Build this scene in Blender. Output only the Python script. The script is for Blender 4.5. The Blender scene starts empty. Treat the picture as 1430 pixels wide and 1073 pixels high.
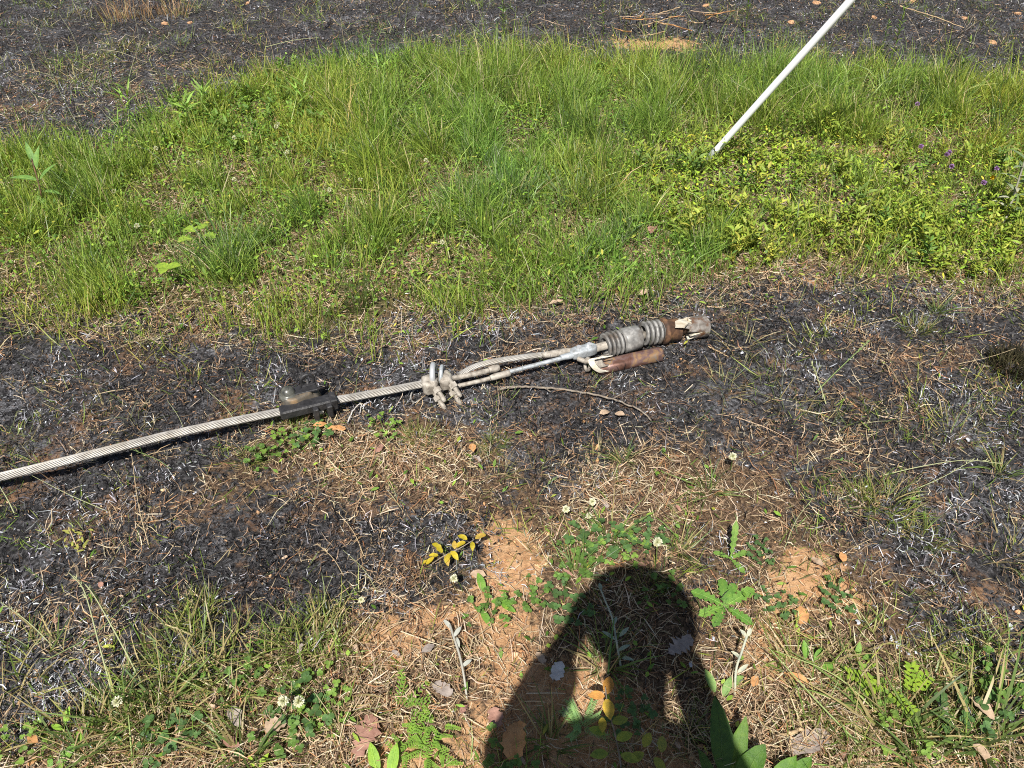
import bpy, math, random
import numpy as np
from math import radians, sin, cos, pi

# ------------------------------------------------------------------ camera, sky, sun, exposure
SC = bpy.context.scene
COL = SC.collection
CAM_H, PITCH, FPX, CX, CY = 1.6, radians(42.0), 1074.0, 715.0, 536.5
cam = bpy.data.cameras.new('camera')
cam.sensor_fit = 'HORIZONTAL'; cam.sensor_width = 36.0; cam.lens = 36.0 * FPX / 1430.0
cam.clip_start = 0.02; cam.clip_end = 2000
camo = bpy.data.objects.new('camera', cam); COL.objects.link(camo)
camo.location = (0, 0, CAM_H); camo.rotation_euler = (pi / 2 - PITCH, 0, 0)
SC.camera = camo
SUN = np.array([-0.151, -0.657, 1.0]); SUN /= np.linalg.norm(SUN)
SUN_EL = math.asin(SUN[2]); SUN_AZ = math.atan2(SUN[0], SUN[1])
W = bpy.data.worlds.new('World'); SC.world = W; W.use_nodes = True
nt = W.node_tree; nt.nodes.clear()
sky = nt.nodes.new('ShaderNodeTexSky'); sky.sky_type = 'NISHITA'; sky.sun_disc = False
sky.sun_elevation = SUN_EL; sky.sun_rotation = SUN_AZ
bg = nt.nodes.new('ShaderNodeBackground'); bg.inputs['Strength'].default_value = 0.05
wo = nt.nodes.new('ShaderNodeOutputWorld')
nt.links.new(sky.outputs[0], bg.inputs[0]); nt.links.new(bg.outputs[0], wo.inputs[0])
sl = bpy.data.lights.new('sun', 'SUN'); sl.energy = 5.0; sl.angle = radians(0.53); sl.color = (1, 0.955, 0.88)
so = bpy.data.objects.new('sun', sl); COL.objects.link(so); so.location = (-3, -12, 18)
from mathutils import Vector
so.rotation_euler = Vector(SUN).to_track_quat('Z', 'Y').to_euler()
SC.view_settings.view_transform = 'Standard'; SC.view_settings.look = 'None'
SC.view_settings.exposure = 0.52; SC.view_settings.gamma = 1.0; SC.view_settings.use_curve_mapping = False
SC.cycles.use_denoising = False; SC.cycles.filter_width = 1.05
SC.cycles.max_bounces = 6; SC.cycles.transparent_max_bounces = 4; SC.cycles.sample_clamp_indirect = 8

rng = np.random.default_rng(11)
random.seed(5)

# ------------------------------------------------------------------ noise and terrain
def vnoise(x, y, seed=0):
    xi = np.floor(x).astype(np.int64); yi = np.floor(y).astype(np.int64)
    fx = x - xi; fy = y - yi
    fx = fx * fx * (3 - 2 * fx); fy = fy * fy * (3 - 2 * fy)
    def h(a, b):
        n = (a * 374761393 + b * 668265263 + seed * 1442695041) & 0x7fffffff
        n = ((n ^ (n >> 13)) * 1274126177) & 0x7fffffff
        return ((n ^ (n >> 16)) & 0xffff) / 65535.0
    return (h(xi, yi) * (1 - fx) + h(xi + 1, yi) * fx) * (1 - fy) + (h(xi, yi + 1) * (1 - fx) + h(xi + 1, yi + 1) * fx) * fy
def fbm(x, y, s, seed=0, o=3):
    r = 0; a = 1.0; t = 0
    for k in range(o):
        r = r + a * vnoise(x / s + 17.3 * k, y / s - 9.1 * k, seed + k); t += a; a *= 0.5; s = s / 2.03
    return r / t
def hgt(x, y):
    x = np.asarray(x, float); y = np.asarray(y, float)
    near = np.exp(-((np.abs(x) + np.abs(y)) / 40) ** 2)
    return (fbm(x, y, 1.4, 3) - .5) * 0.05 + near * ((fbm(x, y, 0.16, 9) - .5) * 0.022)
SP, CP = sin(PITCH), cos(PITCH)
def px(u, v, h=0.0):                                   # a place on the ground (raised by h) under a point of the view
    dx, dy, dz = (u - CX), FPX * CP - (v - CY) * SP, -FPX * SP - (v - CY) * CP
    t = (CAM_H - h) / -dz
    x, y = dx * t, dy * t
    return np.array([x, y, float(hgt(x, y)) + h])
def proj(x, y, z=0.0):
    zc = y * CP + (CAM_H - z) * SP
    yc = y * SP - (CAM_H - z) * CP
    zc = np.maximum(zc, 0.05)
    return CX + FPX * x / zc, CY - FPX * yc / zc

# ------------------------------------------------------------------ what grows and burnt where (outlines on the ground)
def poly(pts): return np.array([px(u, v)[:2] for u, v in pts])
GREEN = poly([(-420,235),(0,228),(60,215),(170,208),(215,190),(240,155),(330,120),(450,95),(600,88),(850,100),(1000,96),(1250,105),(1430,130),(1850,150),(1850,405),(1430,392),(1330,400),(1270,380),(1190,362),(1080,385),(950,392),(900,408),(700,425),(560,442),(480,455),(300,440),(150,440),(60,418),(0,400),(-420,380)])
WEED = poly([(870,225),(950,190),(1010,198),(1130,185),(1250,200),(1330,212),(1430,255),(1850,280),(1850,405),(1430,400),(1300,385),(1200,355),(1060,378),(960,345),(900,300)])
BROAD = poly([(240,150),(400,95),(520,92),(620,110),(580,200),(440,235),(250,215)])
DRY = poly([(-300,1300),(-300,1075),(0,1060),(180,1005),(330,945),(430,895),(540,850),(640,825),(690,790),(680,700),(780,690),(830,650),(900,608),(960,590),(1060,640),(1090,700),(1085,770),(1180,800),(1290,860),(1330,910),(1430,960),(1700,990),(1700,1300)])
PATCH = poly([(300,645),(360,612),(420,595),(520,582),(600,575),(680,590),(710,640),(650,695),(540,680),(420,655),(330,672)])
HALF = poly([(80,80),(200,60),(340,90),(250,150),(210,195),(60,205),(0,200),(0,100)])
CLAY = [(715,752,58),(690,722,40),(760,775,36),(1125,800,55),(1090,845,42),(1180,850,36),(850,52,26),(890,58,34),(930,56,34),(960,60,26),(400,455,22),(1150,402,36),(820,562,30),(860,575,26),(500,500,24),(1215,205,34),(1050,930,36),(1120,940,42),(1070,905,36),(570,650,20),(640,650,20),(940,385,22),(300,560,16),(215,690,18)]
CLAYG = [(px(u, v)[:2], r * .82 * np.linalg.norm(px(u, v) - [0, 0, CAM_H]) / FPX) for u, v, r in CLAY]
def inside(P, x, y):
    r = np.zeros(x.shape, bool); n = len(P); j = n - 1
    for i in range(n):
        xi, yi = P[i]; xj, yj = P[j]
        if yi != yj:
            r ^= ((yi > y) != (yj > y)) & (x < (xj - xi) * (y - yi) / (yj - yi) + xi)
        j = i
    return r
def zones(x, y, jit=0.0):
    d = 0.30 * (0.35 + y / 7.0)
    wx = x + (fbm(x, y, .35, 21) - .5) * d + (fbm(x, y, .07, 23) - .5) * d * .5
    wy = y + (fbm(x, y, .35, 22) - .5) * d + (fbm(x, y, .07, 24) - .5) * d * .5
    if np.ndim(jit) or jit:
        wx = wx + rng.normal(0, 1, x.shape) * jit; wy = wy + rng.normal(0, 1, x.shape) * jit
    z = {}
    z['green'] = inside(GREEN, wx, wy).astype(float)
    z['weed'] = inside(WEED, wx, wy).astype(float)
    z['broad'] = inside(BROAD, wx, wy).astype(float)
    z['dry'] = (inside(DRY, wx, wy) | (y < 0.15)).astype(float) * (1 - z['green'])
    z['patch'] = inside(PATCH, wx, wy).astype(float)
    z['half'] = inside(HALF, wx, wy).astype(float)
    c = np.zeros(x.shape)
    for p, r in CLAYG:
        dd = np.hypot((wx - p[0]), (wy - p[1]) * 1.0) / r
        c = np.maximum(c, np.clip(1.5 - dd * 1.05, 0, 1))
    c = np.maximum(c, np.clip((fbm(x, y, .26, 37, 4) - .53) * 5, 0, .85) * z['dry'] * (y > .1) * (y < 3))
    z['clay'] = c
    near = np.clip((2.55 - y) / .3, 0, 1) * (y > 0)
    pn = fbm(x, y, .24, 35, 4); sd = np.clip((pn - .57) * 9, 0, 1) * near; sc_ = np.clip((.40 - pn) * 9, 0, 1) * near
    z['dry0'] = z['dry'].copy()
    z['dry'] = np.clip(z['dry'] * (1 - .75 * sc_) + (1 - z['dry']) * (1 - z['green']) * sd * .34, 0, 1)
    spots = np.clip((fbm(x, y, .13, 31, 4) - .57) * 9, 0, 1)           # unburnt brown spots inside the char
    z['char'] = (1 - z['green']) * (1 - z['dry']) * (1 - z['patch'] * .8) * (1 - c) * (1 - spots * .75)
    return z

# ------------------------------------------------------------------ materials
def mat(name): 
    m = bpy.data.materials.new(name); m.use_nodes = True; n = m.node_tree; n.nodes.clear()
    o = n.nodes.new('ShaderNodeOutputMaterial'); return m, n, o
def noise(n, scale, detail=4, rough=.55, vec=None, dist=0):
    t = n.nodes.new('ShaderNodeTexNoise'); t.inputs['Scale'].default_value = scale; t.inputs['Detail'].default_value = detail
    t.inputs['Roughness'].default_value = rough; t.inputs['Distortion'].default_value = dist
    if vec: n.links.new(vec, t.inputs['Vector'])
    return t.outputs['Fac']
def ramp(n, fac, stops):
    r = n.nodes.new('ShaderNodeValToRGB'); e = r.color_ramp.elements
    while len(e) < len(stops): e.new(0.5)
    for k, (p, c) in enumerate(stops): e[k].position = p; e[k].color = tuple(c) + (1,) if len(c) == 3 else c
    n.links.new(fac, r.inputs[0]); return r.outputs[0]
def mixc(n, fac, a, b, mode='MIX'):
    m = n.nodes.new('ShaderNodeMix'); m.data_type = 'RGBA'; m.blend_type = mode
    for s, v in ((0, fac), (6, a), (7, b)):
        if isinstance(v, (int, float)): m.inputs[s].default_value = v
        elif isinstance(v, tuple): m.inputs[s].default_value = v + (1,) if len(v) == 3 else v
        else: n.links.new(v, m.inputs[s])
    return m.outputs[2]
def bump(n, h, strength, dist):
    b = n.nodes.new('ShaderNodeBump'); b.inputs['Strength'].default_value = strength; b.inputs['Distance'].default_value = dist
    n.links.new(h, b.inputs['Height']); return b.outputs[0]
def objco(n): return n.nodes.new('ShaderNodeTexCoord').outputs['Object']
def principled(n, o, col, rough=.7, metal=0.0, nrm=None, spec=.5):
    p = n.nodes.new('ShaderNodeBsdfPrincipled'); p.inputs['Metallic'].default_value = metal
    p.inputs['Specular IOR Level'].default_value = spec
    if isinstance(col, tuple): p.inputs['Base Color'].default_value = col + (1,)
    else: n.links.new(col, p.inputs['Base Color'])
    if isinstance(rough, (int, float)): p.inputs['Roughness'].default_value = rough
    else: n.links.new(rough, p.inputs['Roughness'])
    if nrm: n.links.new(nrm, p.inputs['Normal'])
    n.links.new(p.outputs[0], o.inputs[0]); return p
def attr_mat(name, rough, transl, spec=.4, vary=False):             # plant matter: colour carried by each blade or leaf
    m, n, o = mat(name)
    a = n.nodes.new('ShaderNodeAttribute'); a.attribute_name = 'Col'
    col = a.outputs['Color']; nrm = None
    if vary:
        v = objco(n)
        col = mixc(n, 1.0, col, ramp(n, noise(n, 70, 5, .65, v), [(.3, (.62, .68, .7)), (.5, (1, 1, 1)), (.72, (1.35, 1.22, 1.0))]), 'MULTIPLY')
        nrm = bump(n, noise(n, 260, 4, .6, v), .55, .003)
    p = principled(n, o, col, rough, 0, nrm, spec)
    if transl:
        t = n.nodes.new('ShaderNodeBsdfTranslucent')
        c = mixc(n, 1.0, col, (1.25, 1.3, .5), 'MULTIPLY'); n.links.new(c, t.inputs[0])
        mx = n.nodes.new('ShaderNodeMixShader'); mx.inputs[0].default_value = transl
        n.links.new(p.outputs[0], mx.inputs[1]); n.links.new(t.outputs[0], mx.inputs[2]); n.links.new(mx.outputs[0], o.inputs[0])
    return m
M_GRASS = attr_mat('living_grass', .42, .32)
M_LEAF = attr_mat('living_leaf', .5, .25, .35, True)
M_STRAW = attr_mat('dry_straw', .7, .15, .25)
M_CHAR = attr_mat('charred_straw', .85, 0, .12)
def dead_leaf_mat(name, c1, c2):
    m, n, o = mat(name); v = objco(n)
    c = ramp(n, noise(n, 45, 5, .6, v), [(.3, c1), (.7, c2)])
    principled(n, o, c, .75, 0, bump(n, noise(n, 150, 3, .6, v), .5, .003), .3); return m
def metal_mat(name, stops, scale, rough, metal, bs=.3, bd=.002, spec=.5, n2=None):
    m, n, o = mat(name); v = objco(n)
    c = ramp(n, noise(n, scale, 6, .62, v, .4), stops)
    if n2: c = mixc(n, ramp(n, noise(n, n2[0], 5, .6, v), [(n2[1], (0, 0, 0)), (n2[2], (1, 1, 1))]), c, n2[3])
    principled(n, o, c, rough, metal, bump(n, noise(n, scale * 3, 5, .6, v), bs, bd), spec); return m
M_ALU = metal_mat('weathered_aluminium', [(.25, (.20, .18, .155)), (.5, (.42, .40, .37)), (.75, (.57, .555, .53))], 24, .5, .4, .2, .001, .5, (14, .5, .75, (.40, .36, .30)))
M_GALV = metal_mat('galvanised_fitting', [(.3, (.26, .26, .25)), (.5, (.42, .45, .47)), (.75, (.62, .65, .68))], 55, .5, .35)
M_DUST = metal_mat('dusty_cast_alloy', [(.3, (.13, .11, .09)), (.48, (.32, .285, .24)), (.72, (.54, .50, .44))], 55, .7, .15)
M_SILVER = metal_mat('bright_bolt_steel', [(.3, (.55, .56, .57)), (.7, (.78, .79, .80))], 30, .38, .5)
M_PORC = metal_mat('sooty_grey_porcelain', [(.3, (.10, .095, .09)), (.5, (.21, .205, .195)), (.75, (.42, .41, .39))], 40, .4, 0, .2, .001, .5, (15, .46, .66, (.11, .085, .065)))
M_CAP = metal_mat('scorched_cap', [(.3, (.09, .07, .055)), (.48, (.21, .19, .17)), (.7, (.38, .35, .32))], 38, .6, 0, .5, .002, .4, (26, .5, .62, (.12, .06, .03)))
M_RUST = metal_mat('brown_rust', [(.28, (.03, .018, .013)), (.5, (.10, .052, .03)), (.75, (.30, .16, .075))], 34, .75, .1, .4, .002)
M_CHAN = metal_mat('heat_tinted_channel', [(.30, (.06, .035, .03)), (.44, (.17, .085, .06)), (.54, (.22, .14, .13)), (.62, (.40, .24, .12)), (.72, (.30, .27, .25))], 20, .42, .45, .25, .0015)
M_CREAM = metal_mat('broken_cream_porcelain', [(.3, (.50, .42, .30)), (.6, (.80, .74, .62))], 30, .5, 0)
M_SOOT = metal_mat('black_burnt_plastic', [(.3, (.012, .012, .013)), (.6, (.035, .034, .036)), (.8, (.09, .085, .08))], 45, .5, 0, .5, .003)
M_BURNT = metal_mat('scorched_housing', [(.3, (.03, .03, .03)), (.5, (.10, .085, .065)), (.63, (.20, .14, .08)), (.8, (.42, .22, .09))], 24, .55, 0, .4, .002)
M_DOME = metal_mat('sooty_dome', [(.35, (.03, .03, .028)), (.65, (.13, .13, .11))], 55, .3, 0, .05, .001, .6)
M_PVC = metal_mat('white_pvc', [(.3, (.82, .83, .84)), (.7, (.88, .89, .89))], 6, .3, 0, .05, .001)
M_WOOD = metal_mat('bleached_wood', [(.3, (.30, .20, .11)), (.6, (.55, .40, .23))], 60, .8, 0)
M_TWIG = metal_mat('weathered_twig', [(.3, (.11, .085, .065)), (.7, (.33, .28, .22))], 60, .85, 0, .5, .002)
M_ROOTC = metal_mat('clay_clod', [(.3, (.38, .20, .10)), (.7, (.60, .36, .20))], 40, .9, 0, .8, .004)
M_PETAL = attr_mat('petal', .6, .3)
M_LEAFGREY = dead_leaf_mat('grey_dead_leaf', (.22, .18, .155), (.40, .34, .30))
M_LEAFTAN = dead_leaf_mat('tan_dead_leaf', (.34, .24, .16), (.56, .42, .30))
M_LEAFRED = dead_leaf_mat('red_brown_dead_leaf', (.22, .11, .08), (.42, .24, .18))
M_LEAFORANGE = dead_leaf_mat('orange_dead_leaf', (.40, .19, .07), (.58, .32, .14))
M_LEAFWHITE = dead_leaf_mat('bleached_dead_leaf', (.42, .40, .38), (.66, .64, .60))

def ground_mat():
    m, n, o = mat('burnt_clay_ground')
    v = objco(n)
    a = n.nodes.new('ShaderNodeAttribute'); a.attribute_name = 'zone'
    sp = n.nodes.new('ShaderNodeSeparateColor'); n.links.new(a.outputs['Color'], sp.inputs[0])
    def thr(f, lo, hi):
        return ramp(n, f, [(lo, (0, 0, 0)), (hi, (1, 1, 1))])
    def noisy(src, scale, amp):
        k = n.nodes.new('ShaderNodeMath'); k.operation = 'MULTIPLY_ADD'
        n.links.new(noise(n, scale, 7, .72, v), k.inputs[0]); k.inputs[1].default_value = amp; k.inputs[2].default_value = -amp / 2
        g = n.nodes.new('ShaderNodeMath'); g.operation = 'ADD'; n.links.new(src, g.inputs[0]); n.links.new(k.outputs[0], g.inputs[1]); return g.outputs[0]
    duff = ramp(n, noise(n, 110, 7, .75, v), [(.32, (.022, .014, .010)), (.47, (.085, .055, .034)), (.58, (.22, .145, .088)), (.74, (.46, .33, .20))])
    moss = ramp(n, noise(n, 90, 6, .75, v), [(.3, (.022, .022, .010)), (.48, (.075, .068, .028)), (.6, (.17, .15, .06)), (.75, (.36, .28, .15))])
    clay = ramp(n, noise(n, 40, 8, .7, v), [(.3, (.34, .17, .08)), (.5, (.56, .33, .17)), (.75, (.70, .46, .27))])
    char = ramp(n, noise(n, 75, 8, .75, v, .6), [(.30, (.005, .005, .006)), (.46, (.022, .021, .022)), (.54, (.065, .062, .064)), (.66, (.16, .158, .165)), (.80, (.40, .40, .43))])
    patch = mixc(n, 1.0, thr(noise(n, 5, 6, .7, v), .53, .63), a.outputs['Alpha'], 'MULTIPLY')
    ashp = thr(noise(n, 4.2, 6, .7, v), .50, .62)
    ashc = ramp(n, noise(n, 120, 7, .75, v), [(.38, (.03, .03, .032)), (.52, (.15, .15, .16)), (.66, (.40, .40, .43)), (.78, (.62, .62, .66))])
    char = mixc(n, mixc(n, 1.0, ashp, thr(noise(n, 30, 7, .75, v), .48, .56), 'MULTIPLY'), char, ashc)
    brown = ramp(n, noise(n, 50, 6, .7, v), [(.35, (.11, .06, .035)), (.7, (.42, .25, .14))])
    char = mixc(n, thr(noise(n, 42, 8, .78, v), .61, .68), char, brown)
    char = mixc(n, mixc(n, 1.0, patch, thr(noise(n, 55, 8, .75, v), .44, .54), 'MULTIPLY'), char, brown)
    c = mixc(n, thr(sp.outputs[2], .3, .7), duff, moss)
    c = mixc(n, thr(noisy(sp.outputs[1], 30, 1.5), .45, .6), c, clay)
    c = mixc(n, thr(noisy(sp.outputs[0], 26, 1.5), .40, .52), c, char)
    principled(n, o, c, .92, 0, bump(n, noise(n, 90, 8, .75, v), .9, .012), .2)
    return m

# ------------------------------------------------------------------ mesh helpers
def mesh_from(name, V, F, col=None, smooth=True):
    me = bpy.data.meshes.new(name)
    V = np.asarray(V, np.float32).reshape(-1, 3)
    if isinstance(F, np.ndarray):
        k = F.shape[1]; nf = len(F)
        me.vertices.add(len(V)); me.vertices.foreach_set('co', V.ravel())
        me.loops.add(nf * k); me.loops.foreach_set('vertex_index', F.astype(np.int32).ravel())
        me.polygons.add(nf); me.polygons.foreach_set('loop_start', np.arange(0, nf * k, k, dtype=np.int32))
        me.update(calc_edges=True)
    else:
        me.from_pydata([tuple(map(float, p)) for p in V], [], F); me.update()
    if col is not None:
        ca = me.color_attributes.new('Col', 'FLOAT_COLOR', 'POINT')
        c4 = np.ones((len(V), 4), np.float32); c4[:, :3] = np.asarray(col).reshape(-1, 3); ca.data.foreach_set('color', c4.ravel())
    if smooth: me.polygons.foreach_set('use_smooth', np.ones(len(me.polygons), bool))
    return me
class Geo:                                             # collects vertices, faces and colours for one mesh
    def __init__(s): s.V = []; s.F = []; s.C = []; s.n = 0
    def add(s, V, F, C=None):
        V = np.asarray(V, float).reshape(-1, 3); s.V.append(V)
        if isinstance(F, np.ndarray): s.F.append(F + s.n)
        else: s.F.extend([tuple(i + s.n for i in f) for f in F])
        if C is not None: s.C.append(np.broadcast_to(np.asarray(C, float), V.shape).copy() if np.ndim(C) < 2 else np.asarray(C).reshape(-1, 3))
        s.n += len(V); return s
    def mesh(s, name, loc=(0, 0, 0), smooth=True):
        V = np.concatenate(s.V) - np.asarray(loc)
        F = np.concatenate(s.F) if s.F and isinstance(s.F[0], np.ndarray) else s.F
        return mesh_from(name, V, F, np.concatenate(s.C) if s.C else None, smooth)
def ribbon(base, head, el, curv, L, Wd, prof, c0, c1, bend=None, twist=None, fold=0.0, keep=None):
    base = np.asarray(base, float).reshape(-1, 3); N = len(base)
    f = lambda a: np.broadcast_to(np.asarray(a, float), (N,))
    head, el, curv, L, Wd = f(head), f(el), f(curv), f(L), f(Wd)
    bend = f(0 if bend is None else bend); twist = f(0 if twist is None else twist)
    prof = np.asarray(prof, float); K = len(prof) - 1
    tm = (np.arange(K) + .5) / K
    e = el[:, None] - curv[:, None] * tm; h = head[:, None] + bend[:, None] * tm
    D = np.stack([np.cos(e) * np.cos(h), np.cos(e) * np.sin(h), np.sin(e)], -1)
    P = np.concatenate([base[:, None], base[:, None] + np.cumsum(D * (L[:, None, None] / K), 1)], 1)
    tt = np.arange(K + 1) / K; hh = head[:, None] + bend[:, None] * tt; ee = el[:, None] - curv[:, None] * tt
    S = np.stack([-np.sin(hh), np.cos(hh), np.zeros_like(hh)], -1)
    Nn = np.stack([-np.sin(ee) * np.cos(hh), -np.sin(ee) * np.sin(hh), np.cos(ee)], -1)
    ct, st = np.cos(twist)[:, None, None], np.sin(twist)[:, None, None]
    S2 = S * ct + Nn * st; N2 = Nn * ct - S * st
    w = (Wd[:, None] * prof[None] * .5)[..., None]
    cols = [P + S2 * w, P - S2 * w] if not fold else [P + S2 * w + N2 * w * fold, P, P - S2 * w + N2 * w * fold]
    if keep is not None:
        for c in cols: c[..., 2] = np.maximum(c[..., 2], hgt(c[..., 0], c[..., 1]) + keep)
    V = np.stack(cols, 2); nc = V.shape[2]
    c0 = np.broadcast_to(np.asarray(c0, float), (N, 3)); c1 = np.broadcast_to(np.asarray(c1, float), (N, 3))
    C = c0[:, None] * (1 - tt)[None, :, None] + c1[:, None] * tt[None, :, None]
    C = np.repeat(C[:, :, None], nc, 2)
    i = np.arange(N)[:, None, None] * ((K + 1) * nc) + np.arange(K)[None, :, None] * nc + np.arange(nc - 1)[None, None]
    F = np.stack([i, i + 1, i + 1 + nc, i + nc], -1).reshape(-1, 4)
    return V.reshape(-1, 3), F, C.reshape(-1, 3)
def frame(d):
    d = np.asarray(d, float); d = d / np.linalg.norm(d)
    a = np.array([0, 0, 1.0]) if abs(d[2]) < .9 else np.array([1.0, 0, 0])
    s = np.cross(d, a); s /= np.linalg.norm(s); return d, s, np.cross(s, d)
def tube(pts, rad, sides=8, caps=True, col=None):
    pts = np.asarray(pts, float); n = len(pts); rad = np.broadcast_to(np.asarray(rad, float), (n,))
    V = []; _, s, u = frame(pts[1] - pts[0])
    for k in range(n):
        d = pts[min(k + 1, n - 1)] - pts[max(k - 1, 0)]; d = d / np.linalg.norm(d)
        s = s - d * np.dot(s, d); s /= np.linalg.norm(s); u = np.cross(s, d)
        for j in range(sides):
            a = 2 * pi * j / sides; V.append(pts[k] + (s * cos(a) + u * sin(a)) * rad[k])
    F = [(k * sides + j, k * sides + (j + 1) % sides, (k + 1) * sides + (j + 1) % sides, (k + 1) * sides + j) for k in range(n - 1) for j in range(sides)]
    if caps:
        for k, b in ((0, 0), (n - 1, (n - 1) * sides)):
            V.append(pts[k]); c = len(V) - 1
            F += [((b + j), (b + (j + 1) % sides), c) for j in range(sides)]
    return np.array(V), [tuple(f) for f in F]
def lathe(A, d, prof, sides=28):                       # profile of (distance along the axis, radius)
    d, s, u = frame(d); V = []
    for x, r in prof:
        for j in range(sides):
            a = 2 * pi * j / sides; V.append(np.asarray(A) + d * x + (s * cos(a) + u * sin(a)) * max(r, 1e-4))
    F = [(k * sides + j, k * sides + (j + 1) % sides, (k + 1) * sides + (j + 1) % sides, (k + 1) * sides + j) for k in range(len(prof) - 1) for j in range(sides)]
    return np.array(V), F
def rbox(c, ax, half, bev=.15):                        # box with chamfered edges on given axes
    X, Y, Z = ax; hx, hy, hz = half; b = bev * min(half)
    V = []; F = []
    for sx in (-1, 1):
        for sy in (-1, 1):
            for sz in (-1, 1):
                for q in range(3):
                    o = [hx - b, hy - b, hz - b]; o[q] += b
                    V.append(np.asarray(c) + X * sx * o[0] + Y * sy * o[1] + Z * sz * o[2])
    ix = lambda sx, sy, sz, q: ((sx * 2 + sy) * 2 + sz) * 3 + q
    for s in (0, 1):
        F += [(ix(s,0,0,0), ix(s,1,0,0), ix(s,1,1,0), ix(s,0,1,0)), (ix(0,s,0,1), ix(1,s,0,1), ix(1,s,1,1), ix(0,s,1,1)), (ix(0,0,s,2), ix(1,0,s,2), ix(1,1,s,2), ix(0,1,s,2))]
    for a in (0, 1):
        for b2 in (0, 1):
            F += [(ix(0,a,b2,1), ix(1,a,b2,1), ix(1,a,b2,2), ix(0,a,b2,2)), (ix(a,0,b2,0), ix(a,1,b2,0), ix(a,1,b2,2), ix(a,0,b2,2)), (ix(a,b2,0,0), ix(a,b2,1,0), ix(a,b2,1,1), ix(a,b2,0,1))]
            for c2 in (0, 1): F.append((ix(a,b2,c2,0), ix(a,b2,c2,1), ix(a,b2,c2,2)))
    return np.array(V), F
def smoothpath(pts, n=12):
    P = [np.asarray(p, float) for p in pts]; P = [2 * P[0] - P[1]] + P + [2 * P[-1] - P[-2]]; out = []
    for i in range(1, len(P) - 2):
        for k in range(n):
            t = k / n; a, b, c, d = P[i-1:i+3]
            out.append(.5 * ((2*b) + (c - a) * t + (2*a - 5*b + 4*c - d) * t*t + (-a + 3*b - 3*c + d) * t**3))
    out.append(P[-2]); return np.array(out)
def tag(o, label=None, cat=None, group=None, kind=None):
    for k, v in (('label', label), ('category', cat), ('group', group), ('kind', kind)):
        if v: o[k] = v
    return o
def obj(name, me, m, parent=None):
    if m and not me.materials: me.materials.append(m)
    o = bpy.data.objects.new(name, me); COL.objects.link(o)
    if parent: o.parent = parent
    return o
def thing(name, label, cat, loc, group=None, rz=0.0, sc=1.0):
    o = bpy.data.objects.new(name, None); COL.objects.link(o); o.location = tuple(map(float, loc)); o.rotation_euler = (0, 0, rz); o.scale = (sc,) * 3
    o.empty_display_size = .02
    return tag(o, label, cat, group)
def part(name, geo, m, parent, sub=None, smooth=True): # geometry given in world places, stored about the thing's base
    root = parent
    while root.parent: root = root.parent
    return obj(name, geo.mesh(name, root.location, smooth), m, parent)
def fixn(me):
    import bmesh
    b = bmesh.new(); b.from_mesh(me); bmesh.ops.recalc_face_normals(b, faces=b.faces); b.to_mesh(me); b.free()
def cpick(cols, w, n, var=.25):
    cols = np.array(cols); i = rng.choice(len(cols), n, p=np.array(w) / sum(w))
    return cols[i] * (1 + rng.uniform(-var, var, (n, 1))) * (1 + rng.uniform(-.06, .06, (n, 3)))

# ------------------------------------------------------------------ ground
def axis_pts(lo, hi, step, far):
    a = list(np.arange(lo, hi + step / 2, step)); s = step; p = hi; q = lo
    while p < far: s *= 1.35; p += s; a.append(p)
    s = step
    while q > -far: s *= 1.35; q -= s; a.insert(0, q)
    return np.array(a)
xs = axis_pts(-4.6, 4.6, .028, 900); ys = axis_pts(.1, 7.0, .028, 900)
gx, gy = np.meshgrid(xs, ys); gz = hgt(gx, gy)
zn = zones(gx, gy)
gz = gz + (fbm(gx, gy, .06, 77) - .5) * .016 * np.exp(-((np.abs(gx) + np.abs(gy)) / 12) ** 4)
nx, ny = len(xs), len(ys)
ii = (np.arange(ny - 1)[:, None] * nx + np.arange(nx - 1)[None]).ravel()
gm = mesh_from('ground', np.stack([gx, gy, gz], -1), np.stack([ii, ii + 1, ii + 1 + nx, ii + nx], -1))
ca = gm.color_attributes.new('zone', 'FLOAT_COLOR', 'POINT')
def soft(a, k):
    for _ in range(k):
        a = (np.roll(a, 1, 0) + np.roll(a, -1, 0) + np.roll(a, 1, 1) + np.roll(a, -1, 1) + a) / 5
    return a
zn['char'] = soft(zn['char'], 30); zn['clay'] = soft(zn['clay'], 4); zn['green'] = soft(zn['green'], 14)
zc = np.ones((nx * ny, 4), np.float32); zc[:, 0] = zn['char'].ravel(); zc[:, 1] = zn['clay'].ravel(); zc[:, 2] = zn['green'].ravel(); zc[:, 3] = np.clip((4.7 - gy) / .6, .12, 1).ravel()
ca.data.foreach_set('color', zc.ravel())
tag(obj('ground', gm, ground_mat()), 'burnt orange clay ground under grass and straw', None, None, 'structure')

# ------------------------------------------------------------------ scattered cover (uncountable)
def scatter(n, near_bias=1.0):
    x = rng.uniform(-5.2, 5.2, n); y = rng.uniform(.12, 7.2, n)
    u, v = proj(x, y)
    k = (u > -330) & (u < 1760) & (v < 1330) & (v > -70)
    k &= ((u > -30) & (u < 1460) & (v < 1100)) | (rng.random(len(x)) < .4)
    d = np.sqrt(x * x + y * y + CAM_H ** 2)
    k &= rng.random(len(x)) < np.clip((1.9 / d) ** near_bias, 0, 1)
    return x[k], y[k]
def P3(x, y, dz=0.0): return np.stack([x, y, hgt(x, y) + dz], -1)
def stuff(name, label, V, F, C, m):
    print('STUFF', name, len(F) * 2)
    return tag(obj(name, mesh_from(name, V, F, C), m), label, None, None, 'stuff')

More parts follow.
